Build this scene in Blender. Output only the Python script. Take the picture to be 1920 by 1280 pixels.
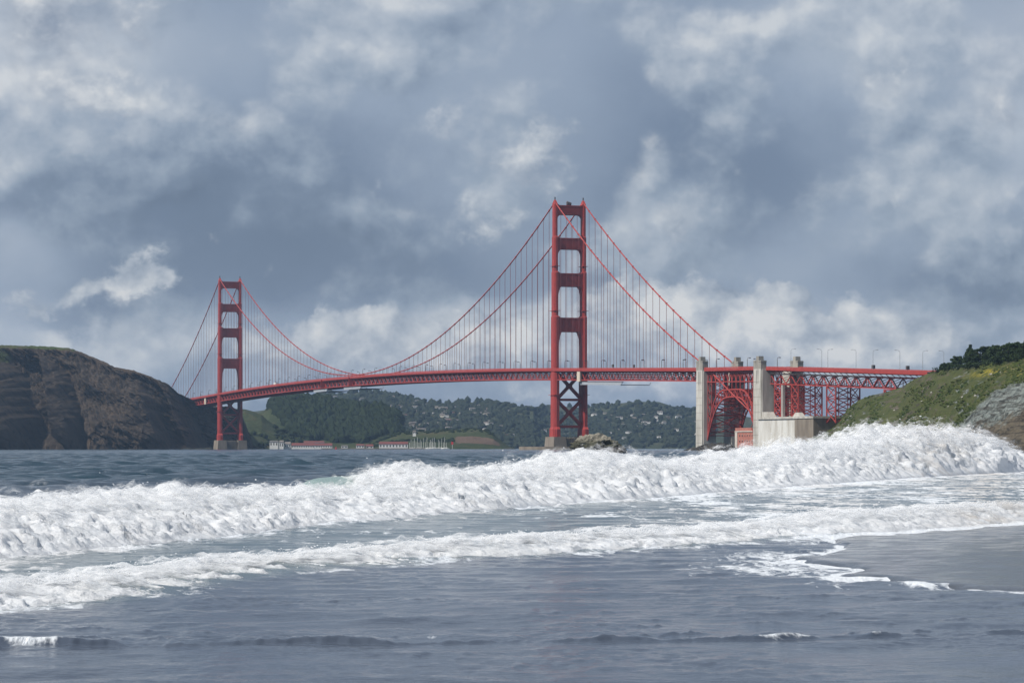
import bpy, math, random
import numpy as np
from mathutils import Matrix, Vector

for o in list(bpy.data.objects):
    bpy.data.objects.remove(o)
SC = bpy.context.scene
COL = SC.collection
random.seed(7)
RNG = np.random.default_rng(11)

# ------------------------------------------------------------------ camera
F = 5411.0          # focal length in photograph pixels (photograph 1920 x 1280)
HZ = 839.0          # row of the horizon
CH = 2.2            # eye height above the water
cam_d = bpy.data.cameras.new('camera')
cam_d.sensor_width = 36.0
cam_d.lens = 36.0 * F / 1920.0
cam_d.shift_y = (HZ - 640.0) / 1920.0
cam_d.clip_start = 0.5
cam_d.clip_end = 60000.0
cam = bpy.data.objects.new('camera', cam_d)
cam.location = (0, 0, CH)
cam.rotation_euler = (math.radians(90), 0, 0)
COL.objects.link(cam)
SC.camera = cam

# ------------------------------------------------------------------ sun
SUN_AZ = Vector((-0.895, -0.446, 0)).normalized()      # horizontal direction towards the sun
SUN_EL = math.radians(47)
sun_dir = Vector((SUN_AZ.x * math.cos(SUN_EL), SUN_AZ.y * math.cos(SUN_EL), math.sin(SUN_EL)))
sd = bpy.data.lights.new('sun', 'SUN')
sd.energy = 5.0
sd.angle = math.radians(0.6)
sd.color = (1.0, 0.955, 0.89)
sun = bpy.data.objects.new('sun', sd)
sun.rotation_euler = (-sun_dir).to_track_quat('-Z', 'Y').to_euler()
sun.location = (0, 0, 500)
COL.objects.link(sun)


# ------------------------------------------------------------------ node helpers
class NT:
    def __init__(self, tree):
        self.t = tree
        self.n = tree.nodes
        self.l = tree.links

    def new(self, kind, **kw):
        nd = self.n.new(kind)
        for k, v in kw.items():
            setattr(nd, k, v)
        return nd

    def put(self, sock, val):
        if isinstance(val, bpy.types.NodeSocket):
            self.l.new(val, sock)
        elif val is not None:
            if isinstance(val, (tuple, list)) and len(val) == 3 and sock.type == 'RGBA':
                val = (*val, 1)
            sock.default_value = val

    def math(self, op, a, b=None, c=None, clamp=False):
        nd = self.new('ShaderNodeMath', operation=op)
        nd.use_clamp = clamp
        self.put(nd.inputs[0], a)
        if b is not None: self.put(nd.inputs[1], b)
        if c is not None: self.put(nd.inputs[2], c)
        return nd.outputs[0]

    def vmath(self, op, a, b=None, scale=None):
        nd = self.new('ShaderNodeVectorMath', operation=op)
        self.put(nd.inputs[0], a)
        if b is not None: self.put(nd.inputs[1], b)
        if scale is not None: self.put(nd.inputs['Scale'], scale)
        return nd.outputs['Value'] if op in ('DOT_PRODUCT', 'LENGTH', 'DISTANCE') else nd.outputs[0]

    def noise(self, vec, scale, detail=4, rough=0.55, lac=2.0, dist=0.0, kind='FBM'):
        nd = self.new('ShaderNodeTexNoise')
        nd.noise_type = kind
        self.put(nd.inputs['Vector'], vec)
        nd.inputs['Scale'].default_value = scale
        nd.inputs['Detail'].default_value = detail
        nd.inputs['Roughness'].default_value = rough
        nd.inputs['Lacunarity'].default_value = lac
        nd.inputs['Distortion'].default_value = dist
        return nd.outputs[0]

    def ramp(self, fac, stops, interp='LINEAR'):
        nd = self.new('ShaderNodeValToRGB')
        cr = nd.color_ramp
        cr.interpolation = interp
        while len(cr.elements) < len(stops):
            cr.elements.new(0.5)
        for e, (p, c) in zip(cr.elements, stops):
            e.position = p
            e.color = (*c, 1) if len(c) == 3 else c
        self.put(nd.inputs[0], fac)
        return nd.outputs[0]

    def smooth(self, v, a, b, lo=0.0, hi=1.0):
        nd = self.new('ShaderNodeMapRange', interpolation_type='SMOOTHSTEP')
        self.put(nd.inputs[0], v)
        self.put(nd.inputs[1], a)
        self.put(nd.inputs[2], b)
        nd.inputs[3].default_value = lo
        nd.inputs[4].default_value = hi
        return nd.outputs[0]

    def mix(self, fac, a, b, blend='MIX'):
        nd = self.new('ShaderNodeMix', data_type='RGBA', blend_type=blend)
        self.put(nd.inputs[0], fac)
        self.put(nd.inputs[6], a)
        self.put(nd.inputs[7], b)
        return nd.outputs[2]

    def attr(self, name):
        nd = self.new('ShaderNodeAttribute', attribute_name=name)
        return nd.outputs['Fac']


# ------------------------------------------------------------------ sky
def pixdir(px, py):
    return Vector(((px - 960) / F, 1.0, (HZ - py) / F)).normalized()


world = bpy.data.worlds.new('World')
SC.world = world
world.use_nodes = True
W = NT(world.node_tree)
W.n.clear()
w_out = W.new('ShaderNodeOutputWorld')
bg = W.new('ShaderNodeBackground')
bg.inputs['Strength'].default_value = 0.10
W.l.new(bg.outputs[0], w_out.inputs[0])
sky = W.new('ShaderNodeTexSky', sky_type='NISHITA')
sky.sun_disc = False
sky.sun_elevation = SUN_EL
sky.sun_rotation = math.atan2(SUN_AZ.x, SUN_AZ.y)
sky.altitude = 0
sky.air_density = 1.0
sky.dust_density = 1.5
tc = W.new('ShaderNodeTexCoord')
gdir = tc.outputs['Generated']
stretch = W.vmath('MULTIPLY', gdir, (1.0, 1.0, 1.2))
wn = W.new('ShaderNodeTexNoise')
W.put(wn.inputs['Vector'], stretch)
wn.inputs['Scale'].default_value = 24
wn.inputs['Detail'].default_value = 7
wn.inputs['Roughness'].default_value = 0.62
wob = W.vmath('SUBTRACT', wn.outputs[1], (0.5, 0.5, 0.5))
P0 = W.vmath('ADD', stretch, W.vmath('SCALE', wob, scale=0.010))
P1 = W.vmath('ADD', P0, (-0.0035, -0.0015, 0.0070))
nA = W.noise(P0, 8, 3, 0.40)
nC = W.noise(P0, 17, 8, 0.50)
nC2 = W.noise(P1, 17, 5, 0.50)
nB = W.noise(P0, 40, 6, 0.55)
nB2 = W.noise(P1, 40, 4, 0.55)
q_dir = W.vmath('ADD', gdir, W.vmath('SCALE', wob, scale=0.040))
lit = W.math('SUBTRACT', nB, nB2)


def blobs(lst):
    """soft, warped patches of cloud, each given by its direction in the sky, its size and amount"""
    acc = None
    for (px, py, r, amt, asp) in lst:
        c = pixdir(px, py)
        k = F / (r * 1.25)
        sc = Vector((k / asp, 0.3 * k, k))
        nd = W.new('ShaderNodeVectorMath', operation='MULTIPLY_ADD')
        W.put(nd.inputs[0], q_dir)
        nd.inputs[1].default_value = sc
        nd.inputs[2].default_value = tuple(-c[i] * sc[i] for i in range(3))
        v = W.smooth(W.vmath('LENGTH', nd.outputs[0]), 0.0, 1.0, amt, 0.0)
        acc = v if acc is None else W.math('ADD', acc, v)
    return acc


broad = blobs([
    (140, 110, 250, 0.30, 1.2), (60, 450, 130, 0.20, 1.6), (1050, 60, 300, 0.16, 2.2), (600, 60, 160, 0.10, 2.0),
    (1640, 60, 230, 0.24, 1.8), (1900, 230, 110, 0.26, 0.8), (1740, 380, 130, 0.22, 1.8),
    (930, 360, 130, 0.12, 1.8), (1260, 440, 130, 0.22, 1.0),
    (520, 420, 210, -0.24, 2.6), (200, 320, 140, -0.14, 2.4), (1380, 300, 190, -0.12, 1.5),
    (1850, 520, 170, -0.22, 1.6), (1480, 500, 120, 0.14, 2.0), (200, 608, 42, -0.22, 6.0),
])
low_el = W.new('ShaderNodeSeparateXYZ')
W.put(low_el.inputs[0], W.vmath('ADD', gdir, W.vmath('SCALE', wob, scale=0.016)))
el = low_el.outputs[2]
pale = W.math('MULTIPLY', W.smooth(el, 0.056, 0.040), W.smooth(el, 0.014, 0.030))
litC = W.math('SUBTRACT', nC, nC2)
grey = W.math('ADD', broad, W.math('MULTIPLY', pale, 0.24))
bval = W.math('ADD', W.math('MULTIPLY_ADD', W.math('SUBTRACT', nA, 0.5), 0.8, 0.45), grey)
base_col = W.ramp(bval, [(0.0, (1.00, 1.40, 2.12)), (0.30, (1.58, 2.10, 3.08)), (0.55, (2.78, 3.40, 4.45)),
                         (0.80, (4.4, 4.95, 5.75)), (1.0, (6.4, 6.65, 7.0))])
# the broken middle layer: masses with firm edges, lit from above and grey below
mid_cov = W.smooth(W.math('MULTIPLY_ADD', grey, 0.30, nC), 0.425, 0.56)
mid_val = W.math('ADD', W.math('MULTIPLY_ADD', litC, 2.8, 0.52), W.math('MULTIPLY', grey, 0.9))
mid_val = W.math('ADD', mid_val, W.math('MULTIPLY', lit, 0.7))
mid_col = W.ramp(mid_val, [(0.0, (1.15, 1.55, 2.30)), (0.30, (1.85, 2.38, 3.30)), (0.55, (3.0, 3.6, 4.5)),
                           (0.80, (4.7, 5.15, 5.8)), (1.0, (6.6, 6.8, 7.0))])
base_col = W.mix(W.math('MULTIPLY', mid_cov, 0.80), base_col, mid_col)
# heaps of cumulus with lit upper edges
heap_mask = blobs([
    (1290, 635, 130, 0.52, 2.6), (1215, 585, 65, 0.42, 1.2), (1420, 600, 75, 0.44, 1.5), (1580, 635, 110, 0.36, 2.0),
    (190, 548, 60, 0.46, 1.6), (290, 525, 50, 0.42, 1.2), (70, 575, 55, 0.30, 1.6),
    (770, 635, 90, 0.40, 2.4), (560, 650, 80, 0.34, 2.6), (940, 640, 80, 0.36, 2.0), (1700, 650, 70, .3, 2.4), (1255, 440, 80, 0.28, 0.9),
    (1040, 275, 85, 0.22, 1.8), (1770, 350, 60, 0.26, 2.6), (1620, 150, 95, 0.24, 1.8), (730, 315, 60, 0.16, 1.6), (920, 355, 90, .20, 1.6), (1870, 220, 80, 0.22, 1.2), (160, 90, 160, .22, 1.4),
])
hn = W.math('ADD', W.math('MULTIPLY_ADD', nB, 0.95, W.math('MULTIPLY', nA, 0.3)), heap_mask)
hcov = W.smooth(hn, 0.745, 0.925)
hlight = W.math('ADD', W.math('MULTIPLY_ADD', lit, 2.4, 0.34), W.math('MULTIPLY', W.math('SUBTRACT', hn, 0.86), 1.1))
heap_col = W.ramp(hlight, [(0.0, (2.4, 2.9, 3.8)), (0.4, (4.0, 4.45, 5.15)), (0.75, (5.9, 6.15, 6.5)), (1.0, (7.4, 7.4, 7.4))])
cloud = W.mix(W.math('MULTIPLY', hcov, 0.9), base_col, heap_col)
# the clear blue shows through thin places
thin = W.smooth(nA, 0.66, 0.50, 0.03, 0.10)
W.put(bg.inputs['Color'], W.mix(thin, cloud, sky.outputs[0]))
world.cycles.sampling_method = 'MANUAL'
world.cycles.sample_map_resolution = 256

SC.view_settings.view_transform = 'Standard'
SC.view_settings.look = 'None'
SC.view_settings.exposure = 0.06
SC.view_settings.gamma = 1.0
SC.view_settings.use_curve_mapping = False
SC.cycles.transparent_max_bounces = 96
SC.cycles.max_bounces = 6
SC.cycles.volume_bounces = 0
SC.cycles.use_denoising = True


# ------------------------------------------------------------------ numeric noise
_perm = np.random.default_rng(3).permutation(256).astype(np.int64)
_perm = np.concatenate([_perm, _perm])
_g = np.random.default_rng(4).normal(size=(256, 3))
_g /= np.linalg.norm(_g, axis=1)[:, None]


def perlin(x, y, z):
    x, y, z = np.broadcast_arrays(np.asarray(x, float), np.asarray(y, float), np.asarray(z, float))
    xi, yi, zi = np.floor(x).astype(np.int64), np.floor(y).astype(np.int64), np.floor(z).astype(np.int64)
    xf, yf, zf = x - xi, y - yi, z - zi
    u, v, w = (t * t * t * (t * (t * 6 - 15) + 10) for t in (xf, yf, zf))
    xi &= 255; yi &= 255; zi &= 255

    def gr(a, b, c, dx, dy, dz):
        h = _perm[_perm[_perm[(xi + a) & 255] + ((yi + b) & 255)] + ((zi + c) & 255)]
        g = _g[h]
        return g[..., 0] * dx + g[..., 1] * dy + g[..., 2] * dz
    n = 0
    a0 = gr(0, 0, 0, xf, yf, zf); a1 = gr(1, 0, 0, xf - 1, yf, zf)
    b0 = gr(0, 1, 0, xf, yf - 1, zf); b1 = gr(1, 1, 0, xf - 1, yf - 1, zf)
    c0 = gr(0, 0, 1, xf, yf, zf - 1); c1 = gr(1, 0, 1, xf - 1, yf, zf - 1)
    d0 = gr(0, 1, 1, xf, yf - 1, zf - 1); d1 = gr(1, 1, 1, xf - 1, yf - 1, zf - 1)
    e0 = a0 + u * (a1 - a0); e1 = b0 + u * (b1 - b0)
    f0 = c0 + u * (c1 - c0); f1 = d0 + u * (d1 - d0)
    g0 = e0 + v * (e1 - e0); g1 = f0 + v * (f1 - f0)
    return (g0 + w * (g1 - g0)) * 1.6


def fbm(x, y, z, octv=5, gain=0.5, lac=2.03, ridged=False, billow=False):
    s, a, t = 0.0, 1.0, 0.0
    for i in range(octv):
        n = perlin(x + 17.3 * i, y - 9.1 * i, z + 5.7 * i)
        if ridged: n = 1 - 2 * np.abs(n)
        if billow: n = 2 * np.abs(n) - 0.6
        s = s + a * n
        t += a
        a *= gain
        x, y, z = x * lac, y * lac, z * lac
    return s / t


_ga = np.random.default_rng(8).uniform(0, 2 * np.pi, 256)
_gc, _gs = np.cos(_ga).astype(np.float32), np.sin(_ga).astype(np.float32)
_p32 = _perm.astype(np.int32)


def perlin2(x, y):
    x, y = np.broadcast_arrays(np.asarray(x, np.float32), np.asarray(y, np.float32))
    x0, y0 = np.floor(x), np.floor(y)
    xf, yf = x - x0, y - y0
    xi, yi = x0.astype(np.int32) & 255, y0.astype(np.int32) & 255
    u = xf * xf * xf * (xf * (xf * 6 - 15) + 10)
    v = yf * yf * yf * (yf * (yf * 6 - 15) + 10)
    pa, pb = _p32[xi], _p32[(xi + 1) & 255]
    y1 = (yi + 1) & 255

    def c(h, dx, dy):
        return _gc[h] * dx + _gs[h] * dy
    a = c(_p32[pa + yi], xf, yf); b = c(_p32[pb + yi], xf - 1, yf)
    d = c(_p32[pa + y1], xf, yf - 1); e = c(_p32[pb + y1], xf - 1, yf - 1)
    a += u * (b - a); d += u * (e - d)
    return (a + v * (d - a)) * 1.45


def fbm2(x, y, seed, octv=5, gain=0.5, lac=2.03):
    s, a, t = 0.0, 1.0, 0.0
    x = np.asarray(x, np.float32) + seed * 7.31
    y = np.asarray(y, np.float32) - seed * 3.77
    for i in range(octv):
        s = s + a * perlin2(x + 17.3 * i, y - 9.1 * i)
        t += a; a *= gain
        x, y = x * lac, y * lac
    return s / t


def sstep(a, b, x):
    t = np.clip((np.asarray(x, float) - a) / (b - a), 0, 1)
    return t * t * (3 - 2 * t)


def curve(pts):
    p = np.array(pts, float)
    return lambda x: np.interp(x, p[:, 0], p[:, 1])


def W3(px, py, D):
    return Vector(((px - 960) / F * D, D, CH + (HZ - py) / F * D))


def ground_pt(px, py):
    D = CH * F / (py - HZ)
    return np.array([(px - 960) / F * D, D])


# ------------------------------------------------------------------ objects
def link(name, mesh, parent=None):
    o = bpy.data.objects.new(name, mesh)
    COL.objects.link(o)
    if parent is not None:
        o.parent = parent
    return o


def mesh_from(name, V, Fc, mat=None, smooth=False):
    me = bpy.data.meshes.new(name)
    V = np.asarray(V, float)
    if isinstance(Fc, np.ndarray):
        n, k = Fc.shape
        me.vertices.add(len(V))
        me.vertices.foreach_set('co', V.ravel())
        me.loops.add(n * k)
        me.polygons.add(n)
        me.loops.foreach_set('vertex_index', Fc.ravel().astype(np.int32))
        me.polygons.foreach_set('loop_start', np.arange(0, n * k, k, dtype=np.int32))
        me.polygons.foreach_set('loop_total', np.full(n, k, dtype=np.int32))
        me.update(calc_edges=True)
    else:
        me.from_pydata([tuple(v) for v in V], [], Fc)
    me.polygons.foreach_set('use_smooth', np.full(len(me.polygons), smooth))
    if mat is not None:
        me.materials.append(mat)
    me.update()
    return me


def add_attr(me, name, vals):
    a = me.attributes.new(name, 'FLOAT', 'POINT')
    a.data.foreach_set('value', np.asarray(vals, np.float32).ravel())


def empty(name, loc=(0, 0, 0), rz=0.0, parent=None):
    o = bpy.data.objects.new(name, None)
    o.location = loc
    o.rotation_euler = (0, 0, rz)
    COL.objects.link(o)
    if parent is not None:
        o.parent = parent
    return o


def tag(o, label=None, cat=None, group=None, kind=None):
    if label: o['label'] = label
    if cat: o['category'] = cat
    if group: o['group'] = group
    if kind: o['kind'] = kind
    return o


def copy_tree(o, parent=None):
    c = o.copy()
    COL.objects.link(c)
    c.parent = parent
    for ch in list(o.children):
        copy_tree(ch, c)
    return c


CUBE_V = np.array([(-.5, -.5, -.5), (.5, -.5, -.5), (.5, .5, -.5), (-.5, .5, -.5), (-.5, -.5, .5), (.5, -.5, .5), (.5, .5, .5), (-.5, .5, .5)])
CUBE_F = [(0, 3, 2, 1), (4, 5, 6, 7), (0, 1, 5, 4), (1, 2, 6, 5), (2, 3, 7, 6), (3, 0, 4, 7)]
_cubes = {}


def cube_mesh(mat):
    if mat.name not in _cubes:
        _cubes[mat.name] = mesh_from('bar', CUBE_V, CUBE_F, mat)
    return _cubes[mat.name]


def bar_matrix(p, q, a, b):
    p, q = Vector(p), Vector(q)
    d = q - p
    x = d.normalized()
    up = Vector((0, 0, 1)) if abs(x.z) < 0.95 else Vector((1, 0, 0))
    y = up.cross(x).normalized()
    z = x.cross(y)
    m = Matrix((x, y, z)).transposed()
    return m, (p + q) / 2, (d.length, a, b)


def bar(name, p, q, a, b, mat, parent):
    """one straight member as an object of its own, sharing a unit mesh"""
    m, c, s = bar_matrix(p, q, a, b)
    o = link(name, cube_mesh(mat), parent)
    o.matrix_local = Matrix.Translation(c) @ m.to_4x4() @ Matrix.Diagonal((*s, 1))
    return o


class MB:
    """collects shapes for one mesh"""
    def __init__(self):
        self.V, self.F, self.M, self.mi = [], [], [], 0

    def add(self, V, Fc):
        k = len(self.V)
        self.V += [tuple(v) for v in V]
        self.F += [tuple(i + k for i in f) for f in Fc]
        self.M += [self.mi] * len(Fc)
        return self

    def box(self, x0, x1, y0, y1, z0, z1):
        V = (CUBE_V + 0.5) * np.array([x1 - x0, y1 - y0, z1 - z0]) + np.array([x0, y0, z0])
        return self.add(V, CUBE_F)

    def bar(self, p, q, a, b):
        m, c, s = bar_matrix(p, q, a, b)
        V = [c + m @ Vector((v[0] * s[0], v[1] * s[1], v[2] * s[2])) for v in CUBE_V]
        return self.add(V, CUBE_F)

    def prism(self, poly, z0, z1, top=None):
        n = len(poly)
        top = top or poly
        V = [(x, y, z0) for x, y in poly] + [(x, y, z1) for x, y in top]
        Fc = [tuple(range(n))[::-1], tuple(range(n, 2 * n))] + [(i, (i + 1) % n, n + (i + 1) % n, n + i) for i in range(n)]
        return self.add(V, Fc)

    def tube(self, pts, r, n=6):
        pts = [Vector(p) for p in pts]
        V = []
        for i, p in enumerate(pts):
            d = (pts[min(i + 1, len(pts) - 1)] - pts[max(i - 1, 0)]).normalized()
            up = Vector((0, 0, 1)) if abs(d.z) < 0.95 else Vector((1, 0, 0))
            a = up.cross(d).normalized()
            b = d.cross(a)
            rr = r[i] if isinstance(r, (list, tuple)) else r
            V += [p + (a * math.cos(2 * math.pi * j / n) + b * math.sin(2 * math.pi * j / n)) * rr for j in range(n)]
        Fc = []
        for i in range(len(pts) - 1):
            for j in range(n):
                Fc.append((i * n + j, i * n + (j + 1) % n, (i + 1) * n + (j + 1) % n, (i + 1) * n + j))
        Fc += [tuple(range(n))[::-1], tuple(range((len(pts) - 1) * n, len(pts) * n))]
        return self.add(V, Fc)

    def build(self, name, mats, parent=None, smooth=False):
        me = bpy.data.meshes.new(name)
        me.from_pydata(self.V, [], self.F)
        for m in (mats if isinstance(mats, (list, tuple)) else [mats]):
            me.materials.append(m)
        if any(self.M):
            me.polygons.foreach_set('material_index', self.M)
        if smooth:
            me.polygons.foreach_set('use_smooth', [True] * len(me.polygons))
        me.update()
        return link(name, me, parent)


# ------------------------------------------------------------------ materials
def mat(name, c1, c2=None, scale=0.2, rough=0.7, bump=0.0, detail=5, spec=0.3, contrast=(0.35, 0.65), stretch3=(1, 1, 1), bump_scale=None):
    m = bpy.data.materials.new(name)
    m.use_nodes = True
    T = NT(m.node_tree)
    b = T.n['Principled BSDF']
    b.inputs['Roughness'].default_value = rough
    b.inputs['Specular IOR Level'].default_value = spec
    co = T.vmath('MULTIPLY', T.new('ShaderNodeNewGeometry').outputs['Position'], stretch3)
    if c2 is None:
        c2 = tuple(v * 0.8 for v in c1)
    n = T.noise(co, scale, detail, 0.6)
    T.put(b.inputs['Base Color'], T.ramp(n, [(contrast[0], c1), (contrast[1], c2)]))
    if bump:
        bn = T.new('ShaderNodeBump')
        bn.inputs['Strength'].default_value = 1.0
        bn.inputs['Distance'].default_value = bump
        T.put(bn.inputs['Height'], T.noise(co, bump_scale or scale * 3, 6, 0.6))
        T.l.new(bn.outputs[0], b.inputs['Normal'])
    return m


M_RED = mat('red_oxide_paint', (0.36, 0.050, 0.040), (0.28, 0.038, 0.032), 0.22, 0.55)
M_RED2 = mat('red_paint_weathered', (0.40, 0.064, 0.052), (0.30, 0.044, 0.038), 0.3, 0.6)
M_ROPE = mat('rope_paint', (0.26, 0.065, 0.06), (0.22, 0.055, 0.052), 0.3, 0.6)
M_ASPH = mat('asphalt', (0.06, 0.06, 0.062), (0.045, 0.045, 0.047), 0.5, 0.9)
M_CONC = mat('pale_concrete', (0.52, 0.50, 0.45), (0.33, 0.31, 0.275), 0.22, 0.85, stretch3=(1, 1, 0.16), bump=0.05)
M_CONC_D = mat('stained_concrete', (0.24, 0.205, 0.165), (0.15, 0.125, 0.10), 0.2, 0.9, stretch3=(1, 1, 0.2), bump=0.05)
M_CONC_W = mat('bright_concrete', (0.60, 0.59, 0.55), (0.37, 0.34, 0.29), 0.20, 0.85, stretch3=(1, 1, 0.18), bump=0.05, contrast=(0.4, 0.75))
M_BRICK = mat('old_brick', (0.40, 0.16, 0.12), (0.30, 0.115, 0.09), 0.35, 0.9, bump=0.04)
M_QUOIN = mat('granite_quoin', (0.55, 0.50, 0.44), (0.42, 0.37, 0.32), 0.5, 0.9)
M_DARK = mat('dark_void', (0.02, 0.018, 0.018), (0.03, 0.025, 0.025), 1, 0.9)
M_WHITE = mat('white_paint', (0.72, 0.71, 0.68), (0.62, 0.61, 0.58), 0.3, 0.7)
M_GREY = mat('grey_metal', (0.30, 0.32, 0.34), (0.22, 0.24, 0.26), 0.5, 0.5)
M_LAMP = mat('dark_lamp_metal', (0.10, 0.085, 0.085), (0.07, 0.06, 0.06), 0.5, 0.6)
M_CREAM = mat('cream_panel', (0.62, 0.54, 0.43), (0.52, 0.45, 0.36), 0.4, 0.7)
M_ROOF = mat('red_roof', (0.17, 0.055, 0.047), (0.13, 0.045, 0.04), 0.1, 0.85)
M_ROOFG = mat('grey_roof', (0.20, 0.17, 0.15), (0.12, 0.11, 0.105), 0.1, 0.85)

# ================================================================== the bridge
u2 = Vector((-0.3336, 0.9427))
T1 = Vector((52.0, 2630.0, 0.0))
RZ = math.atan2(u2.y, u2.x)


def bw(s, w, z=0.0):
    """bridge coordinates -> world"""
    return Vector((T1.x + s * u2.x - w * u2.y, T1.y + s * u2.y + w * u2.x, z))


def zr(s):
    """height of the roadway"""
    if 0 <= s <= 1280:
        return 73.2 + 8.0 * (1 - ((s - 640) / 640.0) ** 2)
    if s > 1280:
        return 73.2 - 0.025 * (s - 1280)
    if s >= -343:
        return 73.2 + 0.025 * s
    if s >= -461:
        return 64.6 + 0.016 * (s + 343)
    return 62.7 + 0.038 * (s + 461)


def zcable(s):
    if 0 <= s <= 1280:
        return 225.5 - 142.0 * (1 - ((s - 640) / 640.0) ** 2)
    t = (-s if s < 0 else s - 1280) / 343.0
    return 225.5 + (68.0 - 225.5) * t - 4 * 10.3 * t * (1 - t)


bridge = empty('suspension_bridge', T1, RZ)
tag(bridge, 'long red suspension bridge with two tall portal towers crossing the strait', 'bridge')


def leg_poly(w, l, yc):
    a, b = w / 2, l / 2
    q = [(b, a * .55), (b * .80, a * .55), (b * .80, a * .80), (b * .48, a * .80), (b * .48, a * 1.0)]
    pts = []
    pts += q
    pts += [(-x, y) for x, y in q[::-1]]
    pts += [(-x, -y) for x, y in q]
    pts += [(x, -y) for x, y in q[::-1]]
    return [(x, y + yc) for x, y in pts]


def make_tower(s0, label):
    t = empty('tower', (s0, 0, 0), 0, bridge)
    t['label'] = label
    SEC = [(12, 19.0, 6.2, 19.5), (19.0, 70, 4.9, 15.4), (70, 121, 4.6, 13.6), (121, 161.5, 4.1, 11.9), (161.5, 193.5, 3.7, 10.1), (193.5, 223.5, 3.3, 8.3)]
    for sg in (1, -1):
        m = MB()
        for k, (z0, z1, w, l) in enumerate(SEC):
            p = leg_poly(w, l, sg * 13.7)
            m.prism(p, z0 - (0.3 if k else 0), z1)
            if k < len(SEC) - 1 and k > 0:      # moulding where the shaft steps back
                w2, l2 = SEC[k + 1][2], SEC[k + 1][3]
                m.prism(leg_poly(w * 1.0, l * 1.0, sg * 13.7), z1, z1 + 0.9, leg_poly(w2 * 1.02, l2 * 1.02, sg * 13.7))
        m.prism(leg_poly(6.2, 19.5, sg * 13.7), 19.0, 21.0, leg_poly(4.95, 15.5, sg * 13.7))
        m.build('leg', M_RED, t)
        for z, w, l in ((126.5, 4.1, 11.9), (167.0, 3.7, 10.1), (50.0, 4.9, 15.4)):   # inspection walkways round the shaft
            MB().box(-l / 2 - .8, l / 2 + .8, sg * 13.7 - w / 2 - .8, sg * 13.7 + w / 2 + .8, z, z + 0.35).build('walkway', M_RED2, t)
        c = MB()                              # saddle housing and beacon
        c.prism([(-3.9, sg * 13.7 - 1.5), (3.9, sg * 13.7 - 1.5), (3.9, sg * 13.7 + 1.5), (-3.9, sg * 13.7 + 1.5)], 223.4, 227.4,
                [(-0.9, sg * 13.7 - .7), (0.9, sg * 13.7 - .7), (0.9, sg * 13.7 + .7), (-0.9, sg * 13.7 + .7)])
        c.build('saddle', M_RED, t)
        MB().tube([(0, sg * 13.7, 227), (0, sg * 13.7, 228.2), (0, sg * 13.7, 228.4), (0, sg * 13.7, 230)], [.45, .45, .75, .6], 8).build('beacon', M_LAMP, t)
    # portal struts: solid panels with rounded openings below, ribbed on the face
    inner = lambda z: 13.7 - ([w for a, b, w, l in SEC if a <= z < b + .01] or [3.3])[0] / 2 + 0.3
    for (zt, zb, hd, hw, thick, nrib) in ((222.6, 213.8, 4.0, 3.8, 5.6, 17), (192.9, 182.4, 7.0, 3.6, 6.6, 16), (160.8, 148.6, 11.0, 3.2, 7.8, 14), (120.4, 107.4, 15.0, 3.6, 9.0, 12)):
        m = MB()
        hwid = inner(zb - 3)
        # front outline: flat top dished a little at the ends, arched underside with haunches
        top, bot = [], []
        N = 24
        for i in range(N + 1):
            y = -hwid + 2 * hwid * i / N
            e = hwid - abs(y)
            top.append((y, zt + 1.6 * max(0, 1 - e / 2.6) ** 2))
        ys = sorted(set([-hwid + 2 * hwid * i / 60 for i in range(61)]))
        for y in ys:
            e = hwid - abs(y)
            d = 0.0
            if e < hw:
                q = 1 - e / hw
                d = hd * (1 - math.sqrt(max(0, 1 - q * q))) ** 0.9
            bot.append((y, zb - d))
        loop = top + bot[::-1]
        n = len(loop)
        hx = thick / 2
        V = [(-hx, y, z) for y, z in loop] + [(hx, y, z) for y, z in loop]
        # quads between interpolated top and bottom edges
        ty = lambda y: np.interp(y, [p[0] for p in top], [p[1] for p in top])
        V, Fc = [], []
        for (y, z) in bot:
            V += [(-hx, y, z), (-hx, y, ty(y)), (hx, y, z), (hx, y, ty(y))]
        for i in range(len(bot) - 1):
            a, b = 4 * i, 4 * i + 4
            Fc += [(a, a + 1, b + 1, b), (a + 2, b + 2, b + 3, a + 3), (a, b, b + 2, a + 2), (a + 1, a + 3, b + 3, b + 1)]
        m.add(V, Fc)
        for sx in (-1, 1):
            x0, x1 = (-hx - .38, -hx) if sx < 0 else (hx, hx + .38)
            m.box(x0 - .15 * (sx < 0), x1 + .15 * (sx > 0), -hwid, hwid, zt - 1.1, zt - .1)
            m.box(x0, x1, -hwid + hw * .45, hwid - hw * .45, zb + .55, zb + 1.35)
            for i in range(nrib):
                y = (-0.86 + 1.72 * (i + .5) / nrib) * (hwid - 1)
                m.box(x0, x1, y - .28, y + .28, zb + 1.9, zt - 1.9)
        m.build('portal_strut', M_RED, t)
    # bracing below the deck
    yi = 11.6
    for za, zb in ((70.0, 46.5), (45.0, 22.5)):
        for sg in (1, -1):
            b_ = bar('cross_brace', (0, sg * yi, za), (0, -sg * yi, zb), 4.2 + sg * .06, 2.3, M_RED, t)
        MB().box(-2.3, 2.3, -2.4, 2.4, (za + zb) / 2 - 2.4, (za + zb) / 2 + 2.4).build('gusset', M_RED, t)
    bar('cross_beam', (0, -12, 45.8), (0, 12, 45.8), 4.5, 2.2, M_RED, t)
    bar('cross_beam', (0, -12, 21.4), (0, 12, 21.4), 4.5, 2.4, M_RED, t)
    # concrete pier: two blocks under the legs and a fluted wall between
    m = MB()
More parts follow.
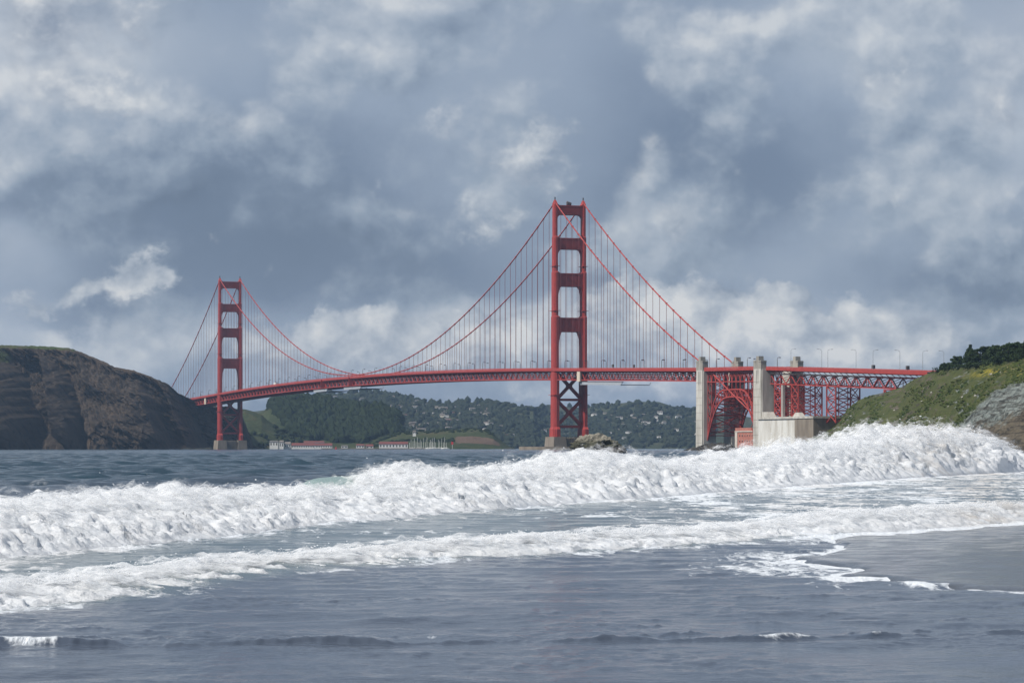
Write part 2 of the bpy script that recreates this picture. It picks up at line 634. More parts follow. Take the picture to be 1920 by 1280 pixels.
    for sg in (1, -1):
        m.prism([(-13, sg * 13.7 - 7.5), (13, sg * 13.7 - 7.5), (13, sg * 13.7 + 6.5), (-13, sg * 13.7 + 6.5)], -6, 12.1,
                [(-11.5, sg * 13.7 - 6.3), (11.5, sg * 13.7 - 6.3), (11.5, sg * 13.7 + 5.0), (-11.5, sg * 13.7 + 5.0)])
    m.box(-9, 9, -7, 7, -6, 11.2)
    for i in range(9):
        y = -6.2 + 12.4 * i / 8
        m.box(-10.6, -9, y - .42, y + .42, -6, 11.6)
    m.build('pier', M_CONC_D, t)
    return t


tow_s = make_tower(0, 'nearer of the two red towers, taller in the picture')
tow_n = make_tower(1280, 'farther red tower by the dark cliff')
# the navigation ball on the near tower's top strut
ball = MB()
for i in range(3):
    ball.tube([(0, 1.6 - 1.6 * i * .9, 222.4), (0, 1.6 - 1.6 * i * .9, 223.2 + i * .2), (0, 1.6 - 1.6 * i * .9, 225.6 - i * .3), (0, 1.6 - 1.6 * i * .9, 226.6 - i * .5)], [.5, 1.1, 1.2, .5], 8)
ball.build('air_beacon', M_LAMP, tow_s)
# low concrete fender round the near pier
fd = MB()
ring_o = [(34 * math.cos(a) - 0, 47 * math.sin(a)) for a in [2 * math.pi * i / 40 for i in range(40)]]
ring_i = [(31 * math.cos(a), 44 * math.sin(a)) for a in [2 * math.pi * i / 40 for i in range(40)]]
V = [(x, y, -5) for x, y in ring_o] + [(x, y, 3.2) for x, y in ring_o] + [(x, y, -5) for x, y in ring_i] + [(x, y, 3.2) for x, y in ring_i]
Fc = []
for i in range(40):
    j = (i + 1) % 40
    Fc += [(i, j, 40 + j, 40 + i), (80 + i, 120 + i, 120 + j, 80 + j), (40 + i, 40 + j, 120 + j, 120 + i)]
fd.add(V, Fc)
fd.build('pier_fender', M_CONC_D, tow_s)

S_N, S_S = 1623.0, -345.0
# main cables
for sg in (1, -1):
    m = MB()
    pts = [(s, sg * 13.7, zcable(s)) for s in np.linspace(S_N, 1280, 25)]
    pts += [(s, sg * 13.7, zcable(s)) for s in np.linspace(1280, 0, 97)[1:]]
    pts += [(s, sg * 13.7, zcable(s)) for s in np.linspace(0, -343, 25)[1:]]
    pts += [(-390, sg * 13.7, 47.5), (-441, sg * 13.7, 26)]
    m.tube(pts, 0.56, 8)
    m.build('main_cable', M_RED2, bridge, smooth=True)
# suspender ropes with their cable bands
rope_me = None
for sg in (1, -1):
    for k in range(-22, 107):
        s = k * 15.24
        if k == 0 or abs(s - 1280) < 6 or s > 1600:
            continue
        z0, z1 = zr(s) + 0.5, zcable(s)
        if z1 - z0 < 1.2:
            continue
        if rope_me is None:
            r = MB()
            for dx in (-.26, .26):
                r.box(dx - .068, dx + .068, -.068, .068, 0, 1)
            rope_me = r.build('suspender_rope', M_ROPE, bridge).data
            bpy.data.objects.remove(bpy.data.objects['suspender_rope'])
        o = link('suspender_rope', rope_me, bridge)
        o.location = (s, sg * 13.7, z0)
        o.scale = (1, 1, z1 - z0)
        b_ = link('cable_band', cube_mesh(M_RED2), o)
        b_.parent = bridge
        b_.location = (s, sg * 13.7, z1)
        b_.scale = (1.3, 1.4, 1.4)

# deck, fascia, chords and railings of the suspended span
STA = [S_S + 0.0] + [k * 7.62 for k in range(-45, 214)]
STA = [s for s in STA if s <= S_N]


def ribbon(stations, y0, y1, dz0, dz1, zf=zr):
    m = MB()
    V, Fc = [], []
    for s in stations:
        z = zf(s)
        V += [(s, y0, z + dz0), (s, y1, z + dz0), (s, y1, z + dz1), (s, y0, z + dz1)]
    n = len(stations)
    for i in range(n - 1):
        for j in range(4):
            a, b = 4 * i + j, 4 * i + (j + 1) % 4
            Fc.append((a, b, b + 4, a + 4))
    Fc += [(0, 1, 2, 3), (4 * n - 1, 4 * n - 2, 4 * n - 3, 4 * n - 4)]
    m.add(V, Fc)
    return m


ribbon(STA, -13.0, 13.0, -0.5, 0.0).build('roadway', M_ASPH, bridge)
ribbon(STA, -12.8, 12.8, -9.05, -8.85).build('bottom_deck', M_RED, bridge)
for sg in (1, -1):
    ribbon(STA, *sorted((sg * 13.0, sg * 16.2)), -0.55, 0.12).build('sidewalk', M_CONC_D, bridge)
    ribbon(STA, *sorted((sg * 16.2, sg * 16.5)), -1.45, 0.28).build('fascia_girder', M_RED, bridge)
    ribbon(STA, *sorted((sg * 16.22, sg * 16.34)), 1.28, 1.45).build('hand_rail', M_RED, bridge)
    ribbon(STA, *sorted((sg * 16.25, sg * 16.3)), 0.45, 1.2).build('railing_infill', M_RED2, bridge)
    ribbon(STA, *sorted((sg * 13.2, sg * 14.3)), -2.35, -1.5).build('top_chord', M_RED, bridge)
    ribbon(STA, *sorted((sg * 13.2, sg * 14.3)), -9.8, -8.9).build('bottom_chord', M_RED, bridge)
nd = 0
far_truss = MB()
for i, k in enumerate(range(-45, 213)):
    s0, s1 = k * 7.62, (k + 1) * 7.62
    a, b = (-1.9, -9.3) if k % 2 else (-9.3, -1.9)
    for sg in (1, -1):
        p, q = (s0, sg * 13.75, zr(s0) + a), (s1, sg * 13.75, zr(s1) + b)
        if sg > 0:
            bar('truss_diagonal', p, q, 0.62, 0.62, M_RED2, bridge)
        else:
            far_truss.bar(p, q, 0.62, 0.62)
    far_truss.bar((s0, -13.2, zr(s0) - 1.8), (s0, 13.2, zr(s0) - 1.8), 0.35, 1.5)     # floor beam
    far_truss.bar((s0, -13.2, zr(s0) - 9.3), (s0, 13.2, zr(s0) - 9.3), 0.35, 0.6)
    far_truss.bar((s0, -13.2, zr(s0) - 9.2), (s0, 0, zr(s0) - 2.2), 0.5, 0.5)
    far_truss.bar((s0, 13.2, zr(s0) - 9.2), (s0, 0, zr(s0) - 2.2), 0.5, 0.5)
    far_truss.bar((s0, 13.2 if k % 2 else -13.2, zr(s0) - 9.35), (s1, -13.2 if k % 2 else 13.2, zr(s1) - 9.35), 0.3, 0.3)
tag(far_truss.build('inner_truss', M_RED, bridge), kind='stuff')
# stiff hinged panels in the truss by the centre and sides
for s in (655, 770, -30000):
    if s > -1000:
        bar('truss_panel', (s, 14.45, zr(s) - 9.6), (s, 14.45, zr(s) + 0.2), 7.5, 0.5, M_RED, bridge)


# ------------------------------------------------------------------ arch span
arch = empty('steel_arch_bridge', bw(-397.5, 0), RZ)
tag(arch, 'red steel lattice arch span between the pale concrete pylons', 'bridge')
A0 = -397.5
AL = 48.0


def zin(t): return 8 + 34 * (1 - abs(t) ** 2.9)
def zout(t): return 8.6 + 39 * (1 - abs(t) ** 4.4)


zra = lambda x: zr(x + A0)
ast = [-49.5 + 99 * i / 12 for i in range(13)]
ribbon(ast, -13.0, 13.0, -0.5, 0.0, zra).build('roadway', M_ASPH, arch)
for sg in (1, -1):
    ribbon(ast, *sorted((sg * 13.0, sg * 16.2)), -0.55, 0.12, zra).build('sidewalk', M_CONC_D, arch)
    ribbon(ast, *sorted((sg * 16.2, sg * 16.5)), -1.6, 0.28, zra).build('fascia_girder', M_RED, arch)
    ribbon(ast, *sorted((sg * 16.22, sg * 16.34)), 1.28, 1.45, zra).build('hand_rail', M_RED, arch)
    ribbon(ast, *sorted((sg * 16.25, sg * 16.3)), 0.45, 1.2, zra).build('railing_infill', M_RED2, arch)
    ribbon(ast, *sorted((sg * 13.2, sg * 14.2)), -3.3, -2.5, zra).build('top_chord', M_RED2, arch)
    ribbon(ast, *sorted((sg * 13.2, sg * 14.2)), -10.4, -9.7, zra).build('bottom_chord', M_RED2, arch)
    for f, r_ in ((zin, .62), (zout, .62)):
        pts = [(t * AL, sg * 13.7, f(t)) for t in np.linspace(-1, 1, 41)]
        m = MB()
        for p, q in zip(pts[:-1], pts[1:]):
            m.bar(p, q, 1.0, 0.95)
        m.build('arch_rib', M_RED2, arch)
    NB = 18
    ts = [-0.97 + 1.94 * i / NB for i in range(NB + 1)]
    for i, t in enumerate(ts):
        bar('arch_web', (t * AL, sg * 13.7, zin(t)), (t * AL * 1.0, sg * 13.7, zout(t)), 0.5, 0.5, M_RED2, arch)
        if i < NB:
            t2 = ts[i + 1]
            a, b = ((t, zin(t)), (t2, zout(t2))) if i % 2 else ((t, zout(t)), (t2, zin(t2)))
            bar('arch_web', (a[0] * AL, sg * 13.7, a[1]), (b[0] * AL, sg * 13.7, b[1]), 0.45, 0.45, M_RED2, arch)
    for i in range(13):
        x = -47.6 + 95.2 * i / 12
        t = x / AL
        zb = zout(t) if abs(t) < .985 else 8
        bar('spandrel_column', (x, sg * 13.7, zb), (x, sg * 13.7, zra(x) - 10.0), 0.62, 0.62, M_RED2, arch)
        bar('truss_post', (x, sg * 13.7, zra(x) - 10.0), (x, sg * 13.7, zra(x) - 2.9), 0.5, 0.5, M_RED2, arch)
        if i < 12:
            x2 = x + 95.2 / 12
            xm = (x + x2) / 2
            bar('truss_diagonal', (x, sg * 13.72, zra(x) - 10.0), (xm, sg * 13.72, zra(xm) - 2.9), 0.5, 0.5, M_RED2, arch)
            bar('truss_diagonal', (xm, sg * 13.72, zra(xm) - 2.9), (x2, sg * 13.72, zra(x2) - 10.0), 0.5, 0.5, M_RED2, arch)
lat = MB()
for i, t in enumerate(np.linspace(-.96, .96, 19)):
    x = t * AL
    for z in (zin(t), zout(t)):
        lat.bar((x, -13.5, z), (x, 13.5, z), .7, .7)
    t2 = min(.96, t + .107)
    lat.bar((x, -13.5, zout(t)), (t2 * AL, 13.5, zout(t2)), .5, .5)
    lat.bar((x, 13.5, zout(t)), (t2 * AL, -13.5, zout(t2)), .5, .5)
    lat.bar((x, -13.5, zin(t)), (t2 * AL, 13.5, zin(t2)), .5, .5)
    lat.bar((x, 13.5, zin(t)), (t2 * AL, -13.5, zin(t2)), .5, .5)
    lat.bar((x, -13.5, zin(t)), (x, 13.5, zout(t)), .4, .4)
for i in range(13):
    x = -47.6 + 95.2 * i / 12
    zt = zra(x) - 10
    zb = zout(x / AL) if abs(x / AL) < .985 else 8
    zs = np.arange(zt, max(zb, 12), -9.0)
    for a, b in zip(zs[:-1], zs[1:]):
        lat.bar((x, -13.5, a), (x, 13.5, b), .6, .6)
        lat.bar((x, 13.5, a), (x, -13.5, b), .6, .6)
        lat.bar((x, -13.5, b), (x, 13.5, b), .4, .4)
    lat.bar((x, -13, zra(x) - 1.6), (x, 13, zra(x) - 1.6), .4, 1.8)
    lat.bar((x, -13, zt), (x, 13, zt), .4, .8)
# end bents against the pylons
for x in (-47.6, 47.6, -39.6):
    for sg in (1, -1):
        for z in np.arange(14, 52, 7.0):
            lat.bar((x, sg * 13.5, z), (x + (4.5 if x < 0 else -4.5), sg * 13.5, z + 3.5), .32, .32)
            lat.bar((x, sg * 13.5, z + 7), (x + (4.5 if x < 0 else -4.5), sg * 13.5, z + 3.5), .32, .32)
tag(lat.build('lattice', M_RED2, arch), kind='stuff')


# ------------------------------------------------------------------ concrete pylons
def make_pylon(name, s0, s1, sg, top, label):
    c = bw((s0 + s1) / 2, sg * 12.1)
    e = empty(name, c, RZ)
    tag(e, label, 'pylon', 'pale concrete bridge pylons')
    hl, hw = (s1 - s0) / 2, 5.6
    out = 1 if sg > 0 else -1
    dk = zr(s0) - 0.6
    m = MB()
    # shaft with stepped edges, slightly battered
    def ply(hl, hw, st=.9):
        return [(-hl + st, -hw), (hl - st, -hw), (hl - st, -hw + st), (hl, -hw + st), (hl, hw - st), (hl - st, hw - st), (hl - st, hw), (-hl + st, hw), (-hl + st, hw - st), (-hl, hw - st), (-hl, -hw + st), (-hl + st, -hw + st)]
    m.prism(ply(hl + .5, hw + .35), -4, dk, ply(hl, hw))
    sh = m.build('shaft', M_CONC, e)
    g = MB()
    # three upright fins above the deck, on the outer half only
    y0, y1 = (hw - 4.6, hw) if out > 0 else (-hw, -hw + 4.6)
    yc = (y0 + y1) / 2
    g.prism([(-hl * .34, y0), (hl * .34, y0), (hl * .34, y1), (-hl * .34, y1)], dk, top, [(-hl * .30, y0 + .25), (hl * .30, y0 + .25), (hl * .30, y1 - .25), (-hl * .30, y1 - .25)])
    g.build('turret', M_CONC_T, e)
    for q in (-1, 1):
        a, b = sorted((q * hl * .36, q * hl * .92))
        h = MB().prism([(a, y0), (b, y0), (b, y1), (a, y1)], dk, top - (3.4 if q < 0 else 3.0))
        h.prism([(a - .25, y0 - .25), (b + .25, y0 - .25), (b + .25, y1 + .25), (a - .25, y1 + .25)], top - 4.4, top - 4.0)
        h.build('shoulder', M_CONC_T, e)
    # grooves on the outward face
    gr = MB()
    yo = (hw + .02) * out
    for x in (-1.6, 1.2):
        a, b = sorted((yo - out * .2, yo + out * .04))
        gr.box(x - .28, x + .28, a, b, dk - 17, dk - 1)
    gr.build('groove', M_DARK, e)
    pl = MB()
    for k in range(9):
        z = 6 + k * (dk - 10) / 9
        pl.box(-hl + .86, hl - .86, *sorted((out * (hw + .02 + .3 * (1 - z / dk)), out * (hw + .10 + .35 * (1 - z / dk)))), z, z + .12)
    pl.build('pour_line', M_CONC_D, e)
    return e


M_CONC_T = mat('weathered_concrete', (0.33, 0.31, 0.27), (0.24, 0.22, 0.19), 0.2, 0.9, stretch3=(1, 1, .3))
make_pylon('concrete_pylon', -349, -335, 1, 74.6, 'tall pale concrete pylon at the main span end of the arch, seaward side')
make_pylon('concrete_pylon', -349, -335, -1, 74.6, 'concrete pylon top showing behind the deck above the middle of the arch')
make_pylon('concrete_pylon', -461, -446, 1, 71.8, 'broad pale concrete pylon between the arch and the concrete block')
make_pylon('concrete_pylon', -461, -446, -1, 71.8, 'concrete pylon top showing behind the viaduct deck')

# ------------------------------------------------------------------ anchorage block
anc = empty('anchorage_block', bw(-510, 0), RZ)
tag(anc, 'long pale concrete anchorage block at the foot of the viaduct', 'block')
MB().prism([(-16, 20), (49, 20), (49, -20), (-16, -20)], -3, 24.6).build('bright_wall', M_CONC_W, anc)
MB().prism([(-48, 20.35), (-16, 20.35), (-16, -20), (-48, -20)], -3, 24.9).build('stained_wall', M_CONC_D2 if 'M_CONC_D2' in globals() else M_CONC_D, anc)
cop = MB()
cop.box(-48.5, 49, 20.36, 20.9, 23.6, 25.2)
cop.box(-48.9, -48.05, -20, 20.9, 23.6, 25.2)
cop.build('coping', M_CONC, anc)
cp = MB()
cp.prism([(30, 19), (44, 19), (44, 13), (30, 13)], 24.6, 29.2, [(37, 19), (44, 19), (44, 13), (37, 13)])
cp.prism([(-18, 16), (-2, 16), (-2, 12), (-18, 12)], 24.6, 28.2, [(-12, 16), (-8, 16), (-8, 12), (-12, 12)])
cp.build('buttress', M_CONC, anc)
MB().box(14.5, 16.5, 14, 16, 24.6, 49).build('round_post', M_CONC, anc)

# ------------------------------------------------------------------ brick fort
fort = empty('brick_fort', bw(-423, 0), RZ)
tag(fort, 'square red brick fort with small gun windows under the arch', 'fort')
FH = 17.6
MB().box(-22.5, 22.5, -9.5, 12.2, -2, FH - 1.4).build('wall', M_BRICK, fort)
q = MB()
q.box(18.5, 22.9, 11.9, 12.6, -2, FH - 3.2)
q.box(22.52, 22.9, -9.5, 12.6, -2, FH - 3.2)
q.build('quoin', M_QUOIN, fort)
MB().box(-22.9, 23.0, -9.9, 12.75, FH - 3.2, FH - 2.4).build('cornice', M_QUOIN, fort)
MB().box(-22.6, 22.7, -9.6, 12.35, FH - 2.4, FH).build('parapet', M_BRICK, fort)
for r_ in range(3):
    for k, x in enumerate((14.5, 9.5, 4.5, 0, -4.5, -9, -13.5)):
        w_ = .8 if k < 2 else .55
        f_ = MB().box(x - w_, x + w_, 11.9, 12.26, 2.2 + r_ * 4.3, 3.6 + r_ * 4.3).build('gun_window', M_DARK, fort)
        MB().box(x - w_ - .15, x + w_ + .15, 12.21, 12.33, 3.6 + r_ * 4.3, 3.8 + r_ * 4.3).build('lintel', M_QUOIN, f_)

# ------------------------------------------------------------------ approach viaduct
via = empty('approach_viaduct', bw(-560, 0), RZ)
tag(via, 'red steel truss viaduct carrying the road onto the green bluff', 'viaduct')
V0 = -560
zrv = lambda x: zr(x + V0)
vst = [99.0 - 9.0 * i for i in range(30)]
ribbon(vst, -13.6, 13.6, -0.6, 0.0, zrv).build('roadway', M_ASPH, via)
for sg in (1, -1):
    ribbon(vst, *sorted((sg * 13.6, sg * 13.9)), -1.7, 0.3, zrv).build('fascia_girder', M_RED, via)
    ribbon(vst, *sorted((sg * 13.65, sg * 13.75)), 1.1, 1.25, zrv).build('hand_rail', M_RED, via)
    ribbon(vst, *sorted((sg * 13.67, sg * 13.72)), 0.4, 1.0, zrv).build('railing_infill', M_RED2, via)
    ribbon(vst, *sorted((sg * 9.3, sg * 10.1)), -4.9, -4.2, zrv).build('top_chord', M_RED2, via)
    ribbon(vst[:24], *sorted((sg * 9.3, sg * 10.1)), -12.3, -11.6, zrv).build('bottom_chord', M_RED2, via)
    for i in range(23):
        x, x2 = vst[i], vst[i + 1]
        a, b = (-11.9, -4.6) if i % 2 else (-4.6, -11.9)
        bar('truss_diagonal', (x, sg * 9.7, zrv(x) + a), (x2, sg * 9.7, zrv(x2) + b), .6, .6, M_RED2, via)
        if i % 2 == 0:
            bar('truss_post', (x, sg * 9.72, zrv(x) - 11.9), (x, sg * 9.72, zrv(x) - 4.6), .4, .4, M_RED2, via)
ribbon([98 - 9 * i for i in range(18)], 10.5, 10.8, -4.4, -3.9, zrv).build('travel_rail', M_CREAM, via)
fl = MB()
for i in range(29):
    x = vst[i]
    fl.bar((x, -13.4, zrv(x) - 1.5), (x, 13.4, zrv(x) - 1.5), .4, 1.6)
    fl.bar((x, -9.7, zrv(x) - 4.5), (x, 9.7, zrv(x) - 4.5), .4, .8)
    if i < 23:
        fl.bar((x, -9.7, zrv(x) - 11.9), (x, 9.7, zrv(x) - 11.9), .4, .5)
        sg = 1 if i % 2 else -1
        fl.bar((x, sg * 9.7, zrv(x) - 11.9), (vst[i + 1], -sg * 9.7, zrv(x) - 11.9), .35, .35)
        fl.bar((x, 9.5, zrv(x) - 11.9), (x, -9.5, zrv(x) - 4.6), .35, .35)
    fl.bar((x, 13.4, zrv(x) - 1.9), (x, 9.8, zrv(x) - 4.3), .35, .35)
tag(fl.build('floor_framing', M_RED, via), kind='stuff')


def bent(x0, x1, zb, zt, rows):
    b = empty('support_tower', ((x0 + x1) / 2, 0, 0), 0, via)
    h = (x1 - x0) / 2
    for sx in (-1, 1):
        for sy in (-1, 1):
            bar('leg', (sx * h, sy * 9.6, zb), (sx * h, sy * 9.6, zt), .85, .85, M_RED2, b)
    zs = np.linspace(zb + .4, zt - .4, rows + 1)
    for a, c in zip(zs[:-1], zs[1:]):
        for sy in (-1, 1):
            for sg in (-1, 1):
                bar('cross_brace', (-sg * h, sy * 9.6, a), (sg * h, sy * 9.6, c), .45, .5 + sg * .02, M_RED2, b)
            bar('cross_beam', (-h, sy * 9.6, c), (h, sy * 9.6, c), .5, .5, M_RED2, b)
        for sx in (-1, 1):
            bar('cross_beam', (sx * h, -9.6, c), (sx * h, 9.6, c), .6, .7, M_RED, b)
            for sg in (-1, 1):
                bar('cross_brace', (sx * h, -sg * 9.6, a), (sx * h, sg * 9.6, c), .55, .6 + sg * .02, M_RED, b)
    for sx in (-1, 1):
        bar('centre_post', (sx * h, 0, zb), (sx * h, 0, zt), .5, .5, M_RED, b)
    return b


bent(50, 62, 24.6, 49.3, 3)
bent(-13, 2, 20, 47.0, 3)
bent(-108, -90, 28, 42.9, 1)
bent(-136, -128, 34, 41.6, 1)
bent(81, 92, 24.6, 50.0, 4)

# ------------------------------------------------------------------ lamps, platforms, traffic on the deck
def make_lamp(tall):
    e = empty('street_lamp')
    if tall:
        MB().tube([(0, 0, 0), (0, 0, 13.2), (.25, 0, 13.9), (1.2, 0, 14.5), (3.0, 0, 14.7)], [.16, .12, .12, .11, .10], 6).build('pole', M_GREY, e)
        MB().box(2.8, 4.0, -.2, .2, 14.55, 14.85).build('lamp_head', M_GREY, e)
    else:
        MB().tube([(0, 0, 0), (0, 0, 6.9), (.2, 0, 7.6), (.9, 0, 8.1), (1.7, 0, 8.1)], [.24, .19, .19, .17, .16], 6).build('pole', M_LAMP, e)
        MB().prism([(1.5, -.3), (2.9, -.3), (2.9, .3), (1.5, .3)], 7.7, 8.3).build('lamp_head', M_LAMP, e)
        MB().box(-.45, .45, -.45, .45, 0, .9).build('base', M_RED, e)
    return e


_lp = {}
def put_lamp(s, w, tall, label, group, z=None):
    key = tall
    if key not in _lp:
        _lp[key] = make_lamp(tall)
        o = _lp[key]
    else:
        o = copy_tree(_lp[key])
    o.location = bw(s, w, zr(s) + .1 if z is None else z)
    o.rotation_euler = (0, 0, RZ + (-math.pi / 2 if w > 0 else math.pi / 2))
    tag(o, label, 'lamp', group)


def where(s):
    return ('between the pylon and the near tower' if s < 0 else 'from the near tower to mid span' if s < 640 else 'from mid span to the far tower' if s < 1280 else 'between the far tower and the cliff')


for k in range(-7, 35):
    s = 22 + k * 45.7
    if -335 < s < 1540 and abs(s) > 8 and abs(s - 1280) > 8:
        put_lamp(s, 13.1, False, 'curved lamp on the seaward deck edge ' + where(s), 'seaward deck lamps ' + where(s))
    s += 10
    if -335 < s < 1540 and abs(s) > 8 and abs(s - 1280) > 8:
        put_lamp(s, -13.1, False, 'curved lamp on the far deck edge ' + where(s), 'far edge deck lamps ' + where(s))
for s, w in ((-365, 13.1), (-425, 13.1), (-385, -13.1), (-480, 13.1)):
    put_lamp(s, w, False, 'curved street lamp on the road above the arch and pylons', 'lamps above the arch')
for px, w in ((1483, 12.8), (1541, -12.8), (1552, 12.8), (1605, -12.8), (1637, 12.8), (1687, -12.8), (1730, 12.8), (1770, -12.8)):
    s = min(np.arange(-760, -450, .5), key=lambda q: abs(960 + F * bw(q, w).x / bw(q, w).y - px))
    put_lamp(float(s), w, True, 'tall thin grey street lamp on the approach viaduct, ' + ('seaward side' if w > 0 else 'far side'), 'tall viaduct lamps ' + ('seaward' if w > 0 else 'far'))


M_PLAT = mat('pale_platform', (0.33, 0.35, 0.38), (0.26, 0.28, 0.31), 0.5, 0.6)


def platform(s0, s1, label, box=None):
    e = empty('maintenance_platform', bw((s0 + s1) / 2, 0, zr((s0 + s1) / 2)), RZ)
    e.rotation_euler = (0, -math.atan((zr(max(s0, s1)) - zr(min(s0, s1))) / abs(s1 - s0)), RZ)
    tag(e, label, 'platform')
    h = abs(s1 - s0) / 2
    z = -10.3
    m = MB()
    for y in (13.0, -13.0):
        m.prism([(-h + 3, y - .25), (h - 3, y - .25), (h - 3, y + .25), (-h + 3, y + .25)], z - 3.2, z - 2.8)
        m.bar((-h + 3, y, z - 3), (-h, y, z - .6), .3, .3)
        m.bar((h - 3, y, z - 3), (h, y, z - .6), .3, .3)
    for i in range(9):
        x = -h + 3 + (2 * h - 6) * i / 8
        m.bar((x, -13, z - 3), (x, 13, z - 3), .3, .3)
    m.build('frame', M_PLAT, e)
    MB().box(-h + 3, h - 3, -12.5, 12.5, z - 2.75, z - 2.6).build('floor', M_PLAT, e)
    MB().box(-h, h, 12.2, 13.6, z - .75, z - .1).build('rail_beam', M_LAMP, e)
    sk = MB()
    sk.add([(-h + 3, 13.9, z - 3.2), (h - 3, 13.9, z - 3.2), (h, 13.7, z - .8), (-h, 13.7, z - .8)], [(0, 1, 2, 3), (3, 2, 1, 0)] if False else [(0, 1, 2, 3)])
    sk.build('skirt', M_PLAT, e)
    if box:
        MB().box(*box, 14.6, 16.0, -10.6, -1.3).build('hoist_shroud', M_CREAM, e)
    return e


platform(-165, -62, 'grey maintenance platform with cream shroud slung under the deck beside the near tower', (44, 51.2))
platform(622, 690, 'grey maintenance platform slung under the deck nearer to mid span')
platform(758, 818, 'grey maintenance platform slung under the deck past mid span, towards the far tower')
sh = MB().box(-4, 4, 14.6, 15.6, -10.4, -1.4).build('truss_shroud', M_CREAM)
sh.location = bw(1357, 0, zr(1357)); sh.rotation_euler = (0, 0, RZ)
tag(sh, 'cream shroud on the truss beside the far tower and cliff', 'shroud')
for s, w, n in ((-147, 15.0, 'square'), (-121, -15.0, 'square')):
    e = empty('sign_box', bw(s, w, zr(s)), RZ)
    MB().box(-.2, .2, -.2, .2, 0, 3).build('post', M_LAMP, e)
    MB().box(-1.6, 1.6, -.5, .5, 2.0, 4.4).build('panel', M_ROOFG if n == 'x' else M_LAMP, e)
    tag(e, 'dark sign box on the deck above the hanging platform, %s side' % ('seaward' if w > 0 else 'far'), 'sign')
for s in (-638, -690):
    e = empty('sign_box', bw(s, 12, zr(s)), RZ)
    MB().box(-.15, .15, -.15, .15, 0, 2.2).build('post', M_GREY, e)
    MB().prism([(-1.0, -1.0), (1.0, -1.0), (1.0, 1.0), (-1.0, 1.0)], 1.6, 4.2).build('panel', M_LAMP, e)
    tag(e, 'small dark sign box on the viaduct %s' % ('nearer the bluff' if s < -660 else 'midway to the bluff'), 'sign')
trk = empty('box_truck', bw(1010, 9, zr(1010) + .02), RZ)
tag(trk, 'white box truck driving on the bridge deck towards the far tower', 'truck')
MB().box(-5.5, 3, -1.25, 1.25, .9, 4.3).build('box_body', M_WHITE, trk)
MB().prism([(3.1, -1.2), (5.6, -1.2), (5.6, 1.2), (3.1, 1.2)], .8, 3.1, [(3.1, -1.1), (4.9, -1.1), (4.9, 1.1), (3.1, 1.1)]).build('cab', M_WHITE, trk)
for x in (-3.6, 4.2):
    for y in (-1.15, 1.15):
        wv = MB().tube([(x, y - .15, .5), (x, y + .15, .5)], .5, 10).build('wheel', M_DARK, trk)

